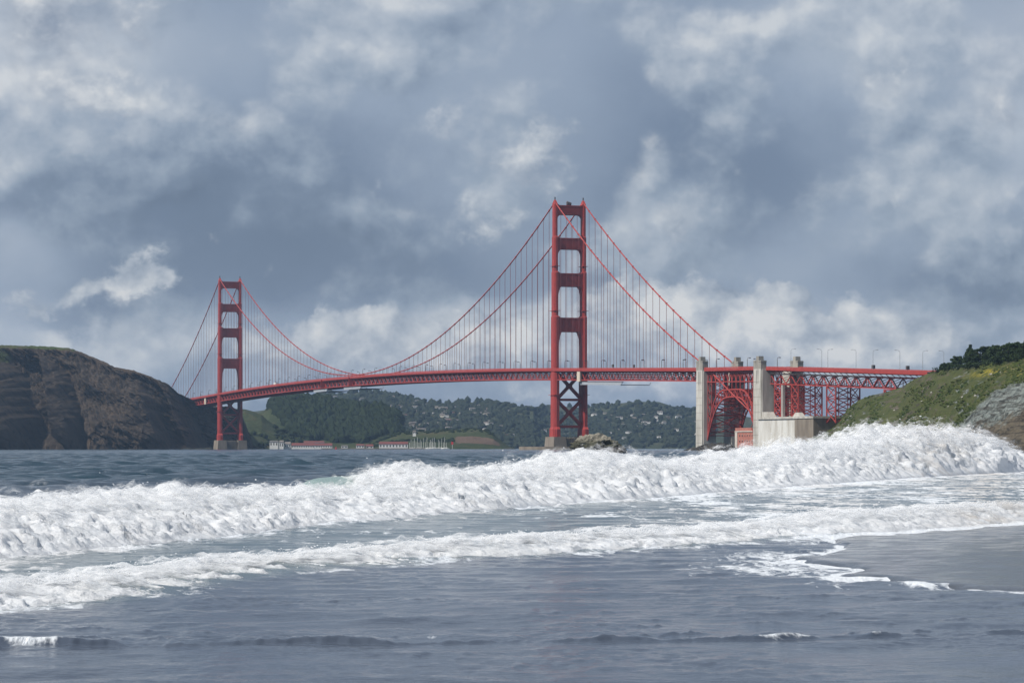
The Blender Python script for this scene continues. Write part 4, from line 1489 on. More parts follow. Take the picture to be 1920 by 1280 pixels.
long_house(711, 765, 4180, 6.5, 10.0, 'long white waterfront building with red roof beside the sailboat masts', 9)
long_house(668, 683, 4180, 4.6, 6.6, 'small white waterfront house with red roof, first of two', 3)
long_house(686, 700, 4190, 3.6, 6.2, 'small low waterfront house with red roof, second of two', 2)
long_house(547, 590, 4300, 4.6, 8.4, 'long low white building with red roof below the wooded hill', 10)
long_house(588, 623, 4330, 4.6, 8.0, 'second long white building with red roof below the wooded hill', 8)
long_house(570, 608, 4420, 8.2, 10.6, 'red roofed building behind the two long waterfront ones', 6, z0=2)
long_house(524, 532, 4240, 9.5, 12.0, 'tall narrow pale house at the waterfront near the far tower', 2, M_ROOFG)
long_house(534, 545, 4250, 6.5, 10.0, 'pale gabled house with grey roof at the waterfront near the far tower', 3, M_ROOFG)
long_house(506, 522, 4260, 8.2, 9.6, 'low flat white building at the waterfront beside the far tower', 3, M_ROOFG, 3.0)
long_house(640, 652, 4330, 3.6, 5.0, 'low white shed on the shore before the wooded hill', 2, M_ROOFG)
long_house(774, 780, 4420, 4.0, 6.0, 'small white cottage on the low green point', 2, M_ROOFG, z0=float(CH + (HZ - 814) / F * 4420))
dock = MB().box(-75, 75, -3, 3, -3, 1.6).build('quay', M_CONC_D)
dock.location = (W3(700, 840, 4160).x, 4160, 0)
tag(dock, 'low grey quay along the shore in front of the white waterfront buildings', 'quay')

# sailboats behind the breakwater
hullm, mastm = None, None
boats = [768, 771, 774, 777, 780, 783, 785, 788, 790, 794, 798, 801, 805, 807, 809, 811, 812, 814, 817, 822, 824, 828, 831, 834, 837]
for k, px in enumerate(boats):
    D = 4225 + (k * 37) % 50
    e = empty('sailboat', (W3(px, 840, D).x, D, 0), rg.uniform(0, 6.28))
    if hullm is None:
        h = MB()
        V = []
        for x, w_, z in ((-5, 1.2, 1.2), (-2, 1.6, 1.1), (2, 1.5, 1.2), (5.5, .15, 1.6)):
            V += [(x, -w_, z), (x, w_, z), (x * .9, w_ * .5, -.4), (x * .9, -w_ * .5, -.4)]
        Fc = []
        for i in range(3):
            for j in range(4):
                Fc.append((4 * i + j, 4 * i + (j + 1) % 4, 4 * i + 4 + (j + 1) % 4, 4 * i + 4 + j))
        Fc += [(0, 3, 2, 1), (12, 13, 14, 15)]
        h.add(V, Fc)
        h.box(-2, 1.5, -.8, .8, 1.1, 1.9)
        ho = h.build('hull', M_WHITE, e); hullm = ho.data
        mm = MB()
        mm.tube([(.3, 0, 1), (.3, 0, 14)], [.30, .22], 6)
        mm.bar((.3, 0, 2.6), (-4, 0, 2.6), .25, .25)
        mo = mm.build('mast', M_WHITE, e); mastm = mo.data
    else:
        link('hull', hullm, e)
        mo = link('mast', mastm, e)
    mo.scale = (1, 1, (0.7, 1.0, .85, 1.15, .75, 1.25)[k % 6])
    mh_ = ('short', 'middling', 'middling', 'tall', 'short', 'tall')[k % 6]
    ps_ = 'nearer the long white building' if px < 797 else 'nearer the brown bank of the point'
    tag(e, 'moored white sailboat with a %s bare mast, %s' % (mh_, ps_), 'sailboat', '%s masted sailboats %s' % (mh_, ps_))
by = empty('channel_buoy', (W3(630, 841, 3700).x, 3700, 0))
MB().tube([(0, 0, -1), (0, 0, 1.0)], 1.4, 10).build('float', mat('buoy_red', (0.55, .03, .04), None, 1, .5), by)
MB().tube([(0, 0, 1), (0, 0, 3.6)], [.9, .3], 6).build('tower', bpy.data.materials['buoy_red'], by)
tag(by, 'red channel buoy floating before the wooded hill', 'buoy')
mk = empty('day_mark', (W3(848, 836, 4270).x, 4270, 3))
MB().box(-.25, .25, -.25, .25, -3, 6).build('post', M_WHITE, mk)
MB().box(-1.5, 1.5, -.3, .3, 4, 8).build('board', bpy.data.materials['buoy_red'], mk)
tag(mk, 'small red day mark on the slope of the low point', 'marker')

# ------------------------------------------------------------------ houses on the far hillside
house_mats = [mat('house_white', (.70, .69, .66), (.58, .57, .54), .05, .8), mat('house_cream', (.52, .47, .38), (.44, .40, .33), .05, .8),
              mat('house_grey', (.34, .34, .34), (.28, .28, .28), .05, .8), mat('house_tan', (.42, .31, .23), (.34, .26, .20), .05, .8)]
house_me = {}
for mi, hm in enumerate(house_mats):
    for ri, rm in enumerate((M_ROOFG, M_ROOF)):
        for fl in (0, 1):
            m = MB()
            m.box(-1, 1, -.6, .6, -.6, .62)
            if fl:
                m.box(-1.35, -.55, -.75, .35, -.6, .38)
            m.mi = 1
            m.add([(-1.08, -.72, .60), (1.08, -.72, .60), (1.08, .72, .60), (-1.08, .72, .60), (-.9, 0, .95), (.9, 0, .95)], [(0, 1, 5, 4), (2, 3, 4, 5), (0, 4, 3), (1, 2, 5)])
            m.mi = 2
            for x in (-.6, 0, .6):
                m.box(x - .16, x + .16, -.615, -.58, .12, .42)
            house_me[mi, ri, fl] = m.build('house', [hm, rm, M_DARK]).data
            bpy.data.objects.remove(bpy.data.objects['house'])


def house_ok(px, t):
    if 700 < px < 960: return .12 < t < .92 and rg.uniform() < 1
    if 960 < px < 1110: return t < .34 and rg.uniform() < .5
    if 1110 <= px < 1310: return .10 < t < .74 and rg.uniform() < .9
    if 600 < px < 700: return t > .78 and rg.uniform() < .35
    return False


hp = grid_pts(G_FH, 60, 175, rg, house_ok)
for k, p in enumerate(hp):
    px = 960 + F * p[0] / p[1]
    right = px > 1030
    mi = int(rg.choice(4, p=[.62, .22, .10, .06] if right else [.34, .32, .22, .12]))
    o = link('hillside_house', house_me[mi, int(rg.uniform() < .10), int(rg.uniform() < .5)])
    s_ = rg.uniform(2.6, 5.4)
    o.location = p + np.array([0, -3, 4.0])
    o.scale = (s_ * rg.uniform(1.0, 1.7), s_, s_ * rg.uniform(.8, 1.15))
    o.rotation_euler = (0, 0, rg.uniform(-.5, .5))
    t_ = (CH + 0 - p[2]) * -1 / 140.0
    lvl = 'low' if t_ < .33 else 'halfway' if t_ < .62 else 'high'
    reg = 'between near tower and first pylon' if right else 'left of the near tower'
    tone = ('white', 'cream', 'grey', 'tan')[mi]
    tag(o, 'small %s house %s on the far hillside %s' % (tone, lvl, reg), 'house', '%s houses %s on the hillside %s' % (tone, lvl, reg))

# ================================================================== water, beach and surf
def dens(lo, hi, a, b):
    """depths from lo to hi, step growing from a to b"""
    out = [lo]
    while out[-1] < hi:
        f = (out[-1] - lo) / (hi - lo)
        out.append(out[-1] + a + (b - a) * f)
    return out[:-1]


# main breaker: foot line and crest line
foot_main = [(-420, 1130), (-200, 1085), (0, 1055), (200, 1035), (400, 1016), (640, 986), (900, 962), (1100, 945), (1300, 931), (1500, 914), (1700, 899), (1880, 887), (2000, 881)]
crest_main = curve([(-400, 945), (-60, 938), (0, 935), (50, 930), (95, 918), (130, 926), (200, 930), (250, 913), (300, 914), (400, 921), (480, 917), (560, 912), (640, 908), (690, 892), (745, 870), (800, 882), (870, 887), (950, 870),
                    (1000, 868), (1040, 853), (1090, 850), (1160, 853), (1200, 868), (1230, 873), (1300, 857), (1350, 850), (1420, 841), (1470, 829), (1520, 834), (1600, 815), (1650, 804), (1700, 814), (1760, 804), (1805, 812), (1835, 830), (1855, 852), (1875, 874), (1940, 884)])
foot_two = [(-420, 1195), (-200, 1172), (0, 1154), (110, 1145), (240, 1134), (320, 1122), (400, 1100), (490, 1089), (640, 1071), (740, 1066), (850, 1053), (960, 1049), (1060, 1043), (1200, 1034), (1280, 1029), (1400, 1021), (1480, 1012), (1560, 1006), (1700, 999), (1860, 986), (1920, 981), (2050, 972), (2300, 962)]
crest_two = curve([(-400, 1120), (0, 1092), (100, 1084), (200, 1074), (330, 1056), (480, 1044), (640, 1030), (800, 1013), (1000, 1001), (1280, 992), (1400, 982), (1500, 967), (1560, 958), (1700, 954), (1850, 943), (1920, 946), (2300, 944)])


def shore_line(pts):
    P = np.array([ground_pt(a, b) for a, b in pts])
    sx = np.concatenate([[0], np.cumsum(np.linalg.norm(np.diff(P, axis=0), axis=1))])
    return P, sx


PM, SM = shore_line(foot_main)
PT, ST = shore_line(foot_two)


def line_dist(x, y, P):
    """signed distance in plan to a polyline that runs away from the camera: positive on the seaward side"""
    best = np.full(x.shape, 1e9)
    sgn = np.zeros(x.shape)
    for a, b in zip(P[:-1], P[1:]):
        d = b - a
        L = np.linalg.norm(d)
        d = d / L
        tx, ty = x - a[0], y - a[1]
        t = np.clip(tx * d[0] + ty * d[1], 0, L)
        dist = np.hypot(tx - t * d[0], ty - t * d[1])
        s = np.where(-tx * d[1] + ty * d[0] > 0, 1.0, -1.0)
        m = dist < best
        best = np.where(m, dist, best)
        sgn = np.where(m, s, sgn)
    return best * sgn


sand_poly = [(3400, 968), (2600, 972), (2000, 979), (1920, 984), (1860, 988), (1700, 1001), (1600, 1007), (1560, 1012), (1578, 1021), (1592, 1027), (1562, 1038), (1492, 1046), (1484, 1051), (1530, 1058), (1600, 1061), (1624, 1069), (1592, 1077), (1562, 1083), (1650, 1086), (1700, 1092), (1770, 1098), (1850, 1106), (1920, 1111), (2100, 1126), (2600, 1172), (3400, 1250)]


def sand_sd(px, py):
    """rough signed distance (photograph pixels, rows count double) to the bare wet sand, positive inside"""
    P = np.array(sand_poly, float)
    P2 = np.roll(P, -1, axis=0)
    ins = np.zeros(px.shape, bool)
    best = np.full(px.shape, 1e9)
    for (ax, ay), (bx, by) in zip(P, P2):
        c = ((ay > py) != (by > py)) & (px < (bx - ax) * (py - ay) / (by - ay + 1e-12) + ax)
        ins ^= c
        d2 = (bx - ax) ** 2 * .06 + (by - ay) ** 2 + 1e-9
        t = np.clip((((px - ax) * (bx - ax)) * .06 + (py - ay) * (by - ay)) / d2, 0, 1)
        best = np.minimum(best, np.sqrt((px - ax - t * (bx - ax)) ** 2 * .06 + (py - ay - t * (by - ay)) ** 2))
    return np.where(ins, best, -best)


cols = np.concatenate([np.tan(np.radians(np.linspace(-42, -16, 10)))[:-1], np.tan(np.radians(np.linspace(-16, -10.8, 14)))[:-1],
                       np.linspace(-1, 1, 430) * math.tan(math.radians(10.8)), np.tan(np.radians(np.linspace(10.8, 16, 14)))[1:], np.tan(np.radians(np.linspace(16, 42, 10)))[1:]])
rows = np.array([3, 6, 10, 14, 18, 21, 23.5] + dens(25, 31, .16, .10) + dens(31, 34.5, .045, .045) + dens(34.5, 60, .10, .18) + dens(60, 120, .20, .5) + dens(120, 330, .5, 1.1)
                + dens(330, 1000, 1.2, 3.2) + dens(1000, 4300, 3.4, 24) + dens(4300, 9000, 60, 400) + [9000, 10400])
RX, CX = np.meshgrid(rows, cols, indexing='ij')
SX, SY = RX * CX, RX
PXg = 960 + F * CX
PYg = HZ + CH * F / RX
dm = line_dist(SX, SY, PM)
dt = line_dist(SX, SY, PT)
rw = np.random.default_rng(5)
NN = int(np.searchsorted(rows, 420.0))
sl = np.s_[:NN]
SX_, SY_ = SX.astype(np.float32), SY.astype(np.float32)
sea_z = np.zeros(SX.shape, np.float32)
dx_s = np.zeros(SX.shape, np.float32); dy_s = np.zeros(SX.shape, np.float32)
off = sstep(2, 22, dm).astype(np.float32)
for k in range(44):
    lam = 1.4 * (12 / 1.4) ** (k / 43.0)
    ang = math.radians(-66 + rw.normal() * 28)
    kx, ky = math.cos(ang) * 2 * math.pi / lam, math.sin(ang) * 2 * math.pi / lam
    amp = 0.0105 * lam * rw.uniform(.5, 1.3) * (1.25 if lam < 5 else .8)
    fade = sstep(lam * 420, lam * 160, SY_).astype(np.float32) if lam < 6 else 1.0
    ph = np.float32(kx) * SX_ + np.float32(ky) * SY_ + np.float32(rw.uniform(0, 6.28))
    a = np.float32(amp) * fade * off
    sea_z += a * np.sin(ph)
    cph = a * np.cos(ph)
    dx_s -= np.float32(.7 * math.cos(ang)) * cph
    dy_s -= np.float32(.7 * math.sin(ang)) * cph
sea_z *= (.75 + .6 * fbm2(SX_ / 60, SY_ / 60, .3, 3))
# the inner surf: broken ripples
X_, Y_, PXn, PYn, dmn, dtn = SX_[sl], SY_[sl], PXg[sl], PYg[sl], dm[sl], dt[sl]
inn = 1 - off[sl]
rip = np.zeros(X_.shape, np.float32)
wxy = .8 * perlin2(X_ / 3.0, Y_ / 5.0)
for k in range(24):
    lam = .45 * (3.6 / .45) ** (k / 23.0)
    ang = math.radians(-76 + rw.normal() * 30)
    ph = (math.cos(ang) * X_ + math.sin(ang) * Y_ + wxy * lam * .4) * np.float32(2 * math.pi / lam) + np.float32(rw.uniform(0, 6.28))
    rip += np.float32(.0027 * lam * rw.uniform(.4, 1.3)) * np.sin(ph) * sstep(lam * 260, lam * 110, Y_)
patch = np.clip(.75 + 1.0 * fbm2(X_ / 4.0, Y_ / 9.0, 7.1, 3), .15, 2)
zn = inn * rip * patch
zn += inn * (.030 * np.clip(.5 + 1.2 * fbm2(X_ / 2.5, Y_ / 4.0, 5.5, 2), 0, 1.2)) * (1 - 2.2 * np.abs(fbm2(X_ / .75, Y_ / .85, 8.2, 4, .5))) * sstep(80, 45, Y_)
zn += inn * .05 * fbm2(X_ / 3.0, Y_ / 6.0, 2.9, 4) * sstep(30, 45, Y_) * sstep(-1, 3, dtn)
# a low lip of backwash in the foreground with a steep dark face
lip_py = np.interp(PXn, [-300, 0, 300, 700, 1000, 1500, 1920, 2300], [1216, 1213, 1211, 1206, 1204, 1197, 1191, 1188]) + 5.0 * fbm2(X_ / .9, Y_ * 0, .9, 5, .6)
lip_D = CH * F / (lip_py - HZ)
brk = np.clip(.50 + 1.3 * fbm2(X_ / .8, Y_ * 0, 4.4, 5, .65) + .6 * sstep(300, 60, PXn), 0, 1.1)
e_ = Y_ - lip_D
lip = np.where(e_ < 0, sstep(-.16, .02, e_), np.exp(-np.clip(e_, 0, 9) / .8))
zn += .075 * lip * brk * sstep(9, 3, np.abs(e_))
for (dy_, hh, cc) in ((.7, .05, 1.3), (2.6, .035, 2.2), (4.4, .03, 3.1), (6.0, .03, 5.1), (9.0, .03, 8.3), (13.0, .03, 9.3), (-2.2, .02, 6.6)):
    e2 = Y_ - (lip_D + dy_ + 1.2 * fbm2(X_ / 1.5, Y_ * 0, cc, 5, .6))
    b2 = np.clip(2.0 * fbm2(X_ / .6, Y_ * 0, cc + 3, 5, .65), 0, 1)
    zn += hh * b2 * np.where(e2 < 0, sstep(-.14, .0, e2), np.exp(-np.clip(e2, 0, 9) / .5)) * inn
# unbroken green shoulder of the wave behind the foam
gpx = np.exp(-(np.abs(PXn - 614) / 78.0) ** 4)
gd = dmn - 5.6
shoulder = gpx * np.exp(-(gd / 1.9) ** 2)
zc = CH - (np.interp(PXn, [540, 600, 660, 700], [904, 895, 891, 895]) - HZ) * Y_ / F
# general swell hump under the breakers
zn += .40 * np.exp(-((dmn - 4) / 3.2) ** 2) * sstep(40, 60, Y_) * sstep(300, 200, Y_)
zn += .16 * np.exp(-((dtn - 1.6) / 1.6) ** 2)
zn = zn * (1 - shoulder) + shoulder * np.clip(zc, 0, 1.5)
sea_z[sl] = sea_z[sl] * (1 - shoulder) + zn
G = np.stack([SX + dx_s, SY + dy_s, sea_z], -1)
nr, nc = SX.shape
idx = np.arange(nr * nc).reshape(nr, nc)
Fq = np.stack([idx[:-1, :-1], idx[:-1, 1:], idx[1:, 1:], idx[1:, :-1]], -1).reshape(-1, 4)

sdist = sand_sd(PXn, PYn)
sdist = sdist + 5.0 * fbm2(X_ / .8, Y_ / 2.4, 4.2, 4) * sstep(0, 30, PXn - 1400)
fo = np.zeros(X_.shape)
between = sstep(-.5, .5, dtn) * sstep(1.0, -.5, dmn)
fo += between * (.24 + .24 * sstep(800, 1500, PXn) + .26 * np.exp(-((dtn - 2.0) / 1.6) ** 2) + .14 * sstep(300, 0, PXn) + .30 * fbm2(X_ / 2.5, Y_ / 7.0, 6.2, 3))
fo += between * .10 * np.exp(-((dmn + .6) / 1.0) ** 2)
fo += .75 * sstep(-.8, .6, dmn) * np.exp(-((dmn - 3.0) / 4.0) ** 2) * (1 - .9 * shoulder) * sstep(7.5, 5.5, dmn)
onsh = sstep(.3, -.3, dtn)
fo += onsh * .30 * np.exp(-((PXn - 1380) / 190) ** 2 - ((PYn - 1062) / 24) ** 2)
fo += onsh * .25 * np.exp(-(dtn / .7) ** 2)
fo += onsh * .50 * sstep(-7, -2, sdist) * (.45 + .9 * fbm2(X_ / 1.0, Y_ / 3.0, 1.2, 3))
fo += onsh * .22 * sstep(-46, -8, sdist) * sstep(1130, 1090, PYn)
fo += onsh * (.13 + .10 * fbm2(X_ / 3.0, Y_ / 6.0, 2.2, 3))
fo += onsh * .42 * np.exp(-((PXn - 60) / 70) ** 2) * np.exp(-((e_ - .10) / .30) ** 2)
fo += onsh * .15 * np.clip(brk, 0, .8) * sstep(1250, 1420, PXn) * np.exp(-((e_ - .02) / .09) ** 2)
fo += onsh * .16 * np.exp(-((e_ - .5) / 1.1) ** 2) * np.clip(.6 + 1.5 * fbm2(X_ / .7, Y_ / .9, 3.3, 4), 0, 1.5)
foam = off * (.05 + .06 * sstep(.30, .60, sea_z))
foam[sl] += fo
green = np.zeros(SX.shape); green[sl] = np.clip(shoulder * 1.3, 0, 1) + .18 * between
murk = np.zeros(SX.shape); murk[sl] = np.clip(.25 * between * sstep(.2, .6, fbm2(X_ / 6, Y_ / 12, 8.8, 3) + .4) + .35 * np.exp(-((PXn - 1850) / 60) ** 2) * between, 0, 1)
far_w = sstep(15, 60, dm)


def sea_material():
    m = bpy.data.materials.new('sea_water')
    m.use_nodes = True
    T = NT(m.node_tree)
    b = T.n['Principled BSDF']
    out = T.n['Material Output']
    pos = T.new('ShaderNodeNewGeometry').outputs['Position']
    a_f, a_g, a_o, a_m = T.attr('foam'), T.attr('green'), T.attr('offshore'), T.attr('murk')
    deep = T.mix(T.smooth(T.noise(pos, .02, 4, .6), .35, .65), (0.0085, 0.030, 0.048), (0.013, 0.041, 0.060))
    shal = T.mix(T.smooth(T.noise(pos, .35, 5, .6), .35, .65), (0.058, 0.072, 0.098), (0.043, 0.056, 0.080))
    wcol = T.mix(a_o, shal, deep)
    wcol = T.mix(a_g, wcol, (0.27, 0.39, 0.31))
    T.put(b.inputs['Base Color'], wcol)
    b.inputs['Roughness'].default_value = 0.12
    b.inputs['IOR'].default_value = 1.33
    # small ripples the mesh cannot carry
    r1 = T.noise(T.vmath('MULTIPLY', pos, (.7, 1.0, 1.0)), 2.6, 5, .6)
    r2 = T.noise(T.vmath('MULTIPLY', pos, (.7, 1.0, 1.0)), 7.0, 4, .6)
    r3 = T.noise(T.vmath('MULTIPLY', pos, (.8, .6, 1.0)), 1.3, 6, .68)
    hgt = T.math('ADD', T.math('MULTIPLY', r1, .028), T.math('MULTIPLY', r2, .007))
    hgt = T.math('ADD', hgt, T.math('MULTIPLY', T.math('MULTIPLY', r3, a_o), .30))
    bn = T.new('ShaderNodeBump')
    bn.inputs['Strength'].default_value = 1.0
    bn.inputs['Distance'].default_value = 1.0
    T.put(bn.inputs['Height'], hgt)
    T.l.new(bn.outputs[0], b.inputs['Normal'])
    # foam: lacy, stretched patches
    v1 = T.noise(T.vmath('MULTIPLY', pos, (1.0, .30, 1.0)), 1.5, 8, .68, dist=.8)
    v2 = T.noise(T.vmath('MULTIPLY', pos, (1.0, .40, 1.0)), 6.0, 6, .7)
    fv = T.math('ADD', T.math('MULTIPLY', v1, .70), T.math('MULTIPLY', v2, .30))
    thr = T.math('SUBTRACT', 1.0, a_f)
    ff = T.smooth(fv, T.math('MULTIPLY_ADD', thr, .56, .16), T.math('MULTIPLY_ADD', thr, .56, .28))
    ff = T.math('MULTIPLY', ff, T.smooth(a_f, .06, .22))
    fb = T.new('ShaderNodeBsdfDiffuse')
    T.put(fb.inputs['Color'], T.mix(a_m, T.mix(T.smooth(v2, .35, .65), (.80, .83, .86), (.66, .70, .74)), (.50, .42, .34)))
    bn2 = T.new('ShaderNodeBump')
    bn2.inputs['Distance'].default_value = .12
    T.put(bn2.inputs['Height'], T.math('ADD', v1, v2))
    T.l.new(bn2.outputs[0], fb.inputs['Normal'])
    mx = T.new('ShaderNodeMixShader')
    T.put(mx.inputs[0], ff)
    T.l.new(b.outputs[0], mx.inputs[1])
    T.l.new(fb.outputs[0], mx.inputs[2])
    T.l.new(mx.outputs[0], out.inputs['Surface'])
    return m


M_SEA = sea_material()
sme = mesh_from('sea', G.reshape(-1, 3), Fq, M_SEA, smooth=True)
for nm, v in (('foam', foam), ('green', green), ('offshore', far_w), ('murk', murk)):
    add_attr(sme, nm, np.clip(v, 0, 1))
sea = link('sea', sme)
tag(sea, kind='structure')

# ---- beach: wet sand that rises out of the shallows
bc = np.concatenate([np.linspace(-3.0, -.2, 20)[:-1], np.linspace(-.2, .06, 20)[:-1], np.linspace(.06, .22, 240), np.linspace(.22, 3.0, 40)[1:]])
br = np.array([-60, -20, -6, 0.5, 4, 10, 16, 20, 24] + dens(26, 42, .8, .5) + dens(42, 90, .14, .3) + dens(90, 330, 3, 8) + [330, 2500])
BR, BC = np.meshgrid(br, bc, indexing='ij')
BX, BY = np.where(BR > 2, BR * BC, 8 * BC), BR
safe = np.maximum(BR, 2.0)
bsd = sand_sd(960 + F * BC, HZ + CH * F / safe) + 5.0 * fbm2(BX / .8, BY / 2.4, 4.2, 4)
bz = -.25 + .30 * sstep(-14, 4, bsd) + .10 * sstep(4, 70, bsd)
bz = np.where(BY < 24, -.25 + .95 * sstep(26, 0, BY), bz)
bz = np.where(BY > 110, -3.0, bz)
bz = bz + .012 * fbm(BX / .7, BY / 1.4, 3.3, 4)
nr2, nc2 = BX.shape
idx2 = np.arange(nr2 * nc2).reshape(nr2, nc2)
Fb = np.stack([idx2[:-1, :-1], idx2[:-1, 1:], idx2[1:, 1:], idx2[1:, :-1]], -1).reshape(-1, 4)


def sand_material():
    m = bpy.data.materials.new('wet_sand')
    m.use_nodes = True
    T = NT(m.node_tree)
    b = T.n['Principled BSDF']
    pos = T.new('ShaderNodeNewGeometry').outputs['Position']
    n = T.noise(pos, 1.2, 6, .6)
    n2 = T.noise(T.vmath('MULTIPLY', pos, (1, .25, 1)), 4.0, 6, .65)
    g = T.noise(pos, 60.0, 3, .7)
    c = T.ramp(n, [(.3, (.034, .035, .038)), (.7, (.056, .057, .061))])
    c = T.mix(T.math('MULTIPLY', T.smooth(g, .5, .7), .4), c, (.03, .028, .026))
    line = T.smooth(T.noise(T.vmath('MULTIPLY', pos, (.25, 1.0, 1)), 1.3, 4, .6), .66, .72)
    c = T.mix(T.math('MULTIPLY', line, T.smooth(n2, .5, .62)), c, (.62, .64, .67))
    T.put(b.inputs['Base Color'], c)
    T.put(b.inputs['Roughness'], T.smooth(n, (.35), .65, .05, .18))
    b.inputs['IOR'].default_value = 1.36
    bn = T.new('ShaderNodeBump')
    bn.inputs['Distance'].default_value = .007
    T.put(bn.inputs['Height'], T.math('ADD', n2, T.math('MULTIPLY', g, .25)))
    T.l.new(bn.outputs[0], b.inputs['Normal'])
    return m


beach = link('beach', mesh_from('beach', np.stack([BX, BY, bz], -1).reshape(-1, 3), Fb, sand_material(), smooth=True))
tag(beach, kind='structure')


# ---- the breakers: banks of foam
def foam_material(name, soft):
    m = bpy.data.materials.new(name)
    m.use_nodes = True
    T = NT(m.node_tree)
    b = T.n['Principled BSDF']
    out = T.n['Material Output']
    pos = T.new('ShaderNodeNewGeometry').outputs['Position']
    n = T.noise(pos, 2.2, 7, .65)
    n2 = T.noise(pos, .55, 4, .6)
    c = T.ramp(n, [(.25, (.80, .83, .86)), (.60, (.91, .915, .92))])
    c = T.mix(T.math('MULTIPLY', T.attr('murk'), T.smooth(n2, .4, .65)), c, (.55, .48, .40))
    T.put(b.inputs['Base Color'], c)
    b.inputs['Roughness'].default_value = .9
    b.inputs['Specular IOR Level'].default_value = .1
    bn = T.new('ShaderNodeBump')
    bn.inputs['Distance'].default_value = .14
    bn.inputs['Strength'].default_value = .8
    T.put(bn.inputs['Height'], T.math('ADD', n, T.math('MULTIPLY', T.noise(pos, 7, 5, .65), .35)))
    T.l.new(bn.outputs[0], b.inputs['Normal'])
    tr = T.new('ShaderNodeBsdfTranslucent')
    T.put(tr.inputs['Color'], (.86, .88, .90))
    m1 = T.new('ShaderNodeMixShader')
    m1.inputs[0].default_value = .38
    T.l.new(b.outputs[0], m1.inputs[1]); T.l.new(tr.outputs[0], m1.inputs[2])
    if not soft:
        T.l.new(m1.outputs[0], out.inputs['Surface'])
        return m
    # spray: thin veils with ragged holes
    al = T.attr('alpha')
    q = T.noise(T.vmath('MULTIPLY', pos, (1, 1, 1)), 2.0, 7, .64)
    a = T.smooth(q, T.math('SUBTRACT', .76, T.math('MULTIPLY', al, .62)), T.math('SUBTRACT', 1.14, T.math('MULTIPLY', al, .62)))
    mx = T.new('ShaderNodeMixShader')
    T.put(mx.inputs[0], a)
    tp = T.new('ShaderNodeBsdfTransparent')
    T.l.new(tp.outputs[0], mx.inputs[1]); T.l.new(m1.outputs[0], mx.inputs[2])
    T.l.new(mx.outputs[0], out.inputs['Surface'])
    return m


M_FOAM = foam_material('breaker_foam', False)
M_SPRAY = foam_material('breaker_spray', True)


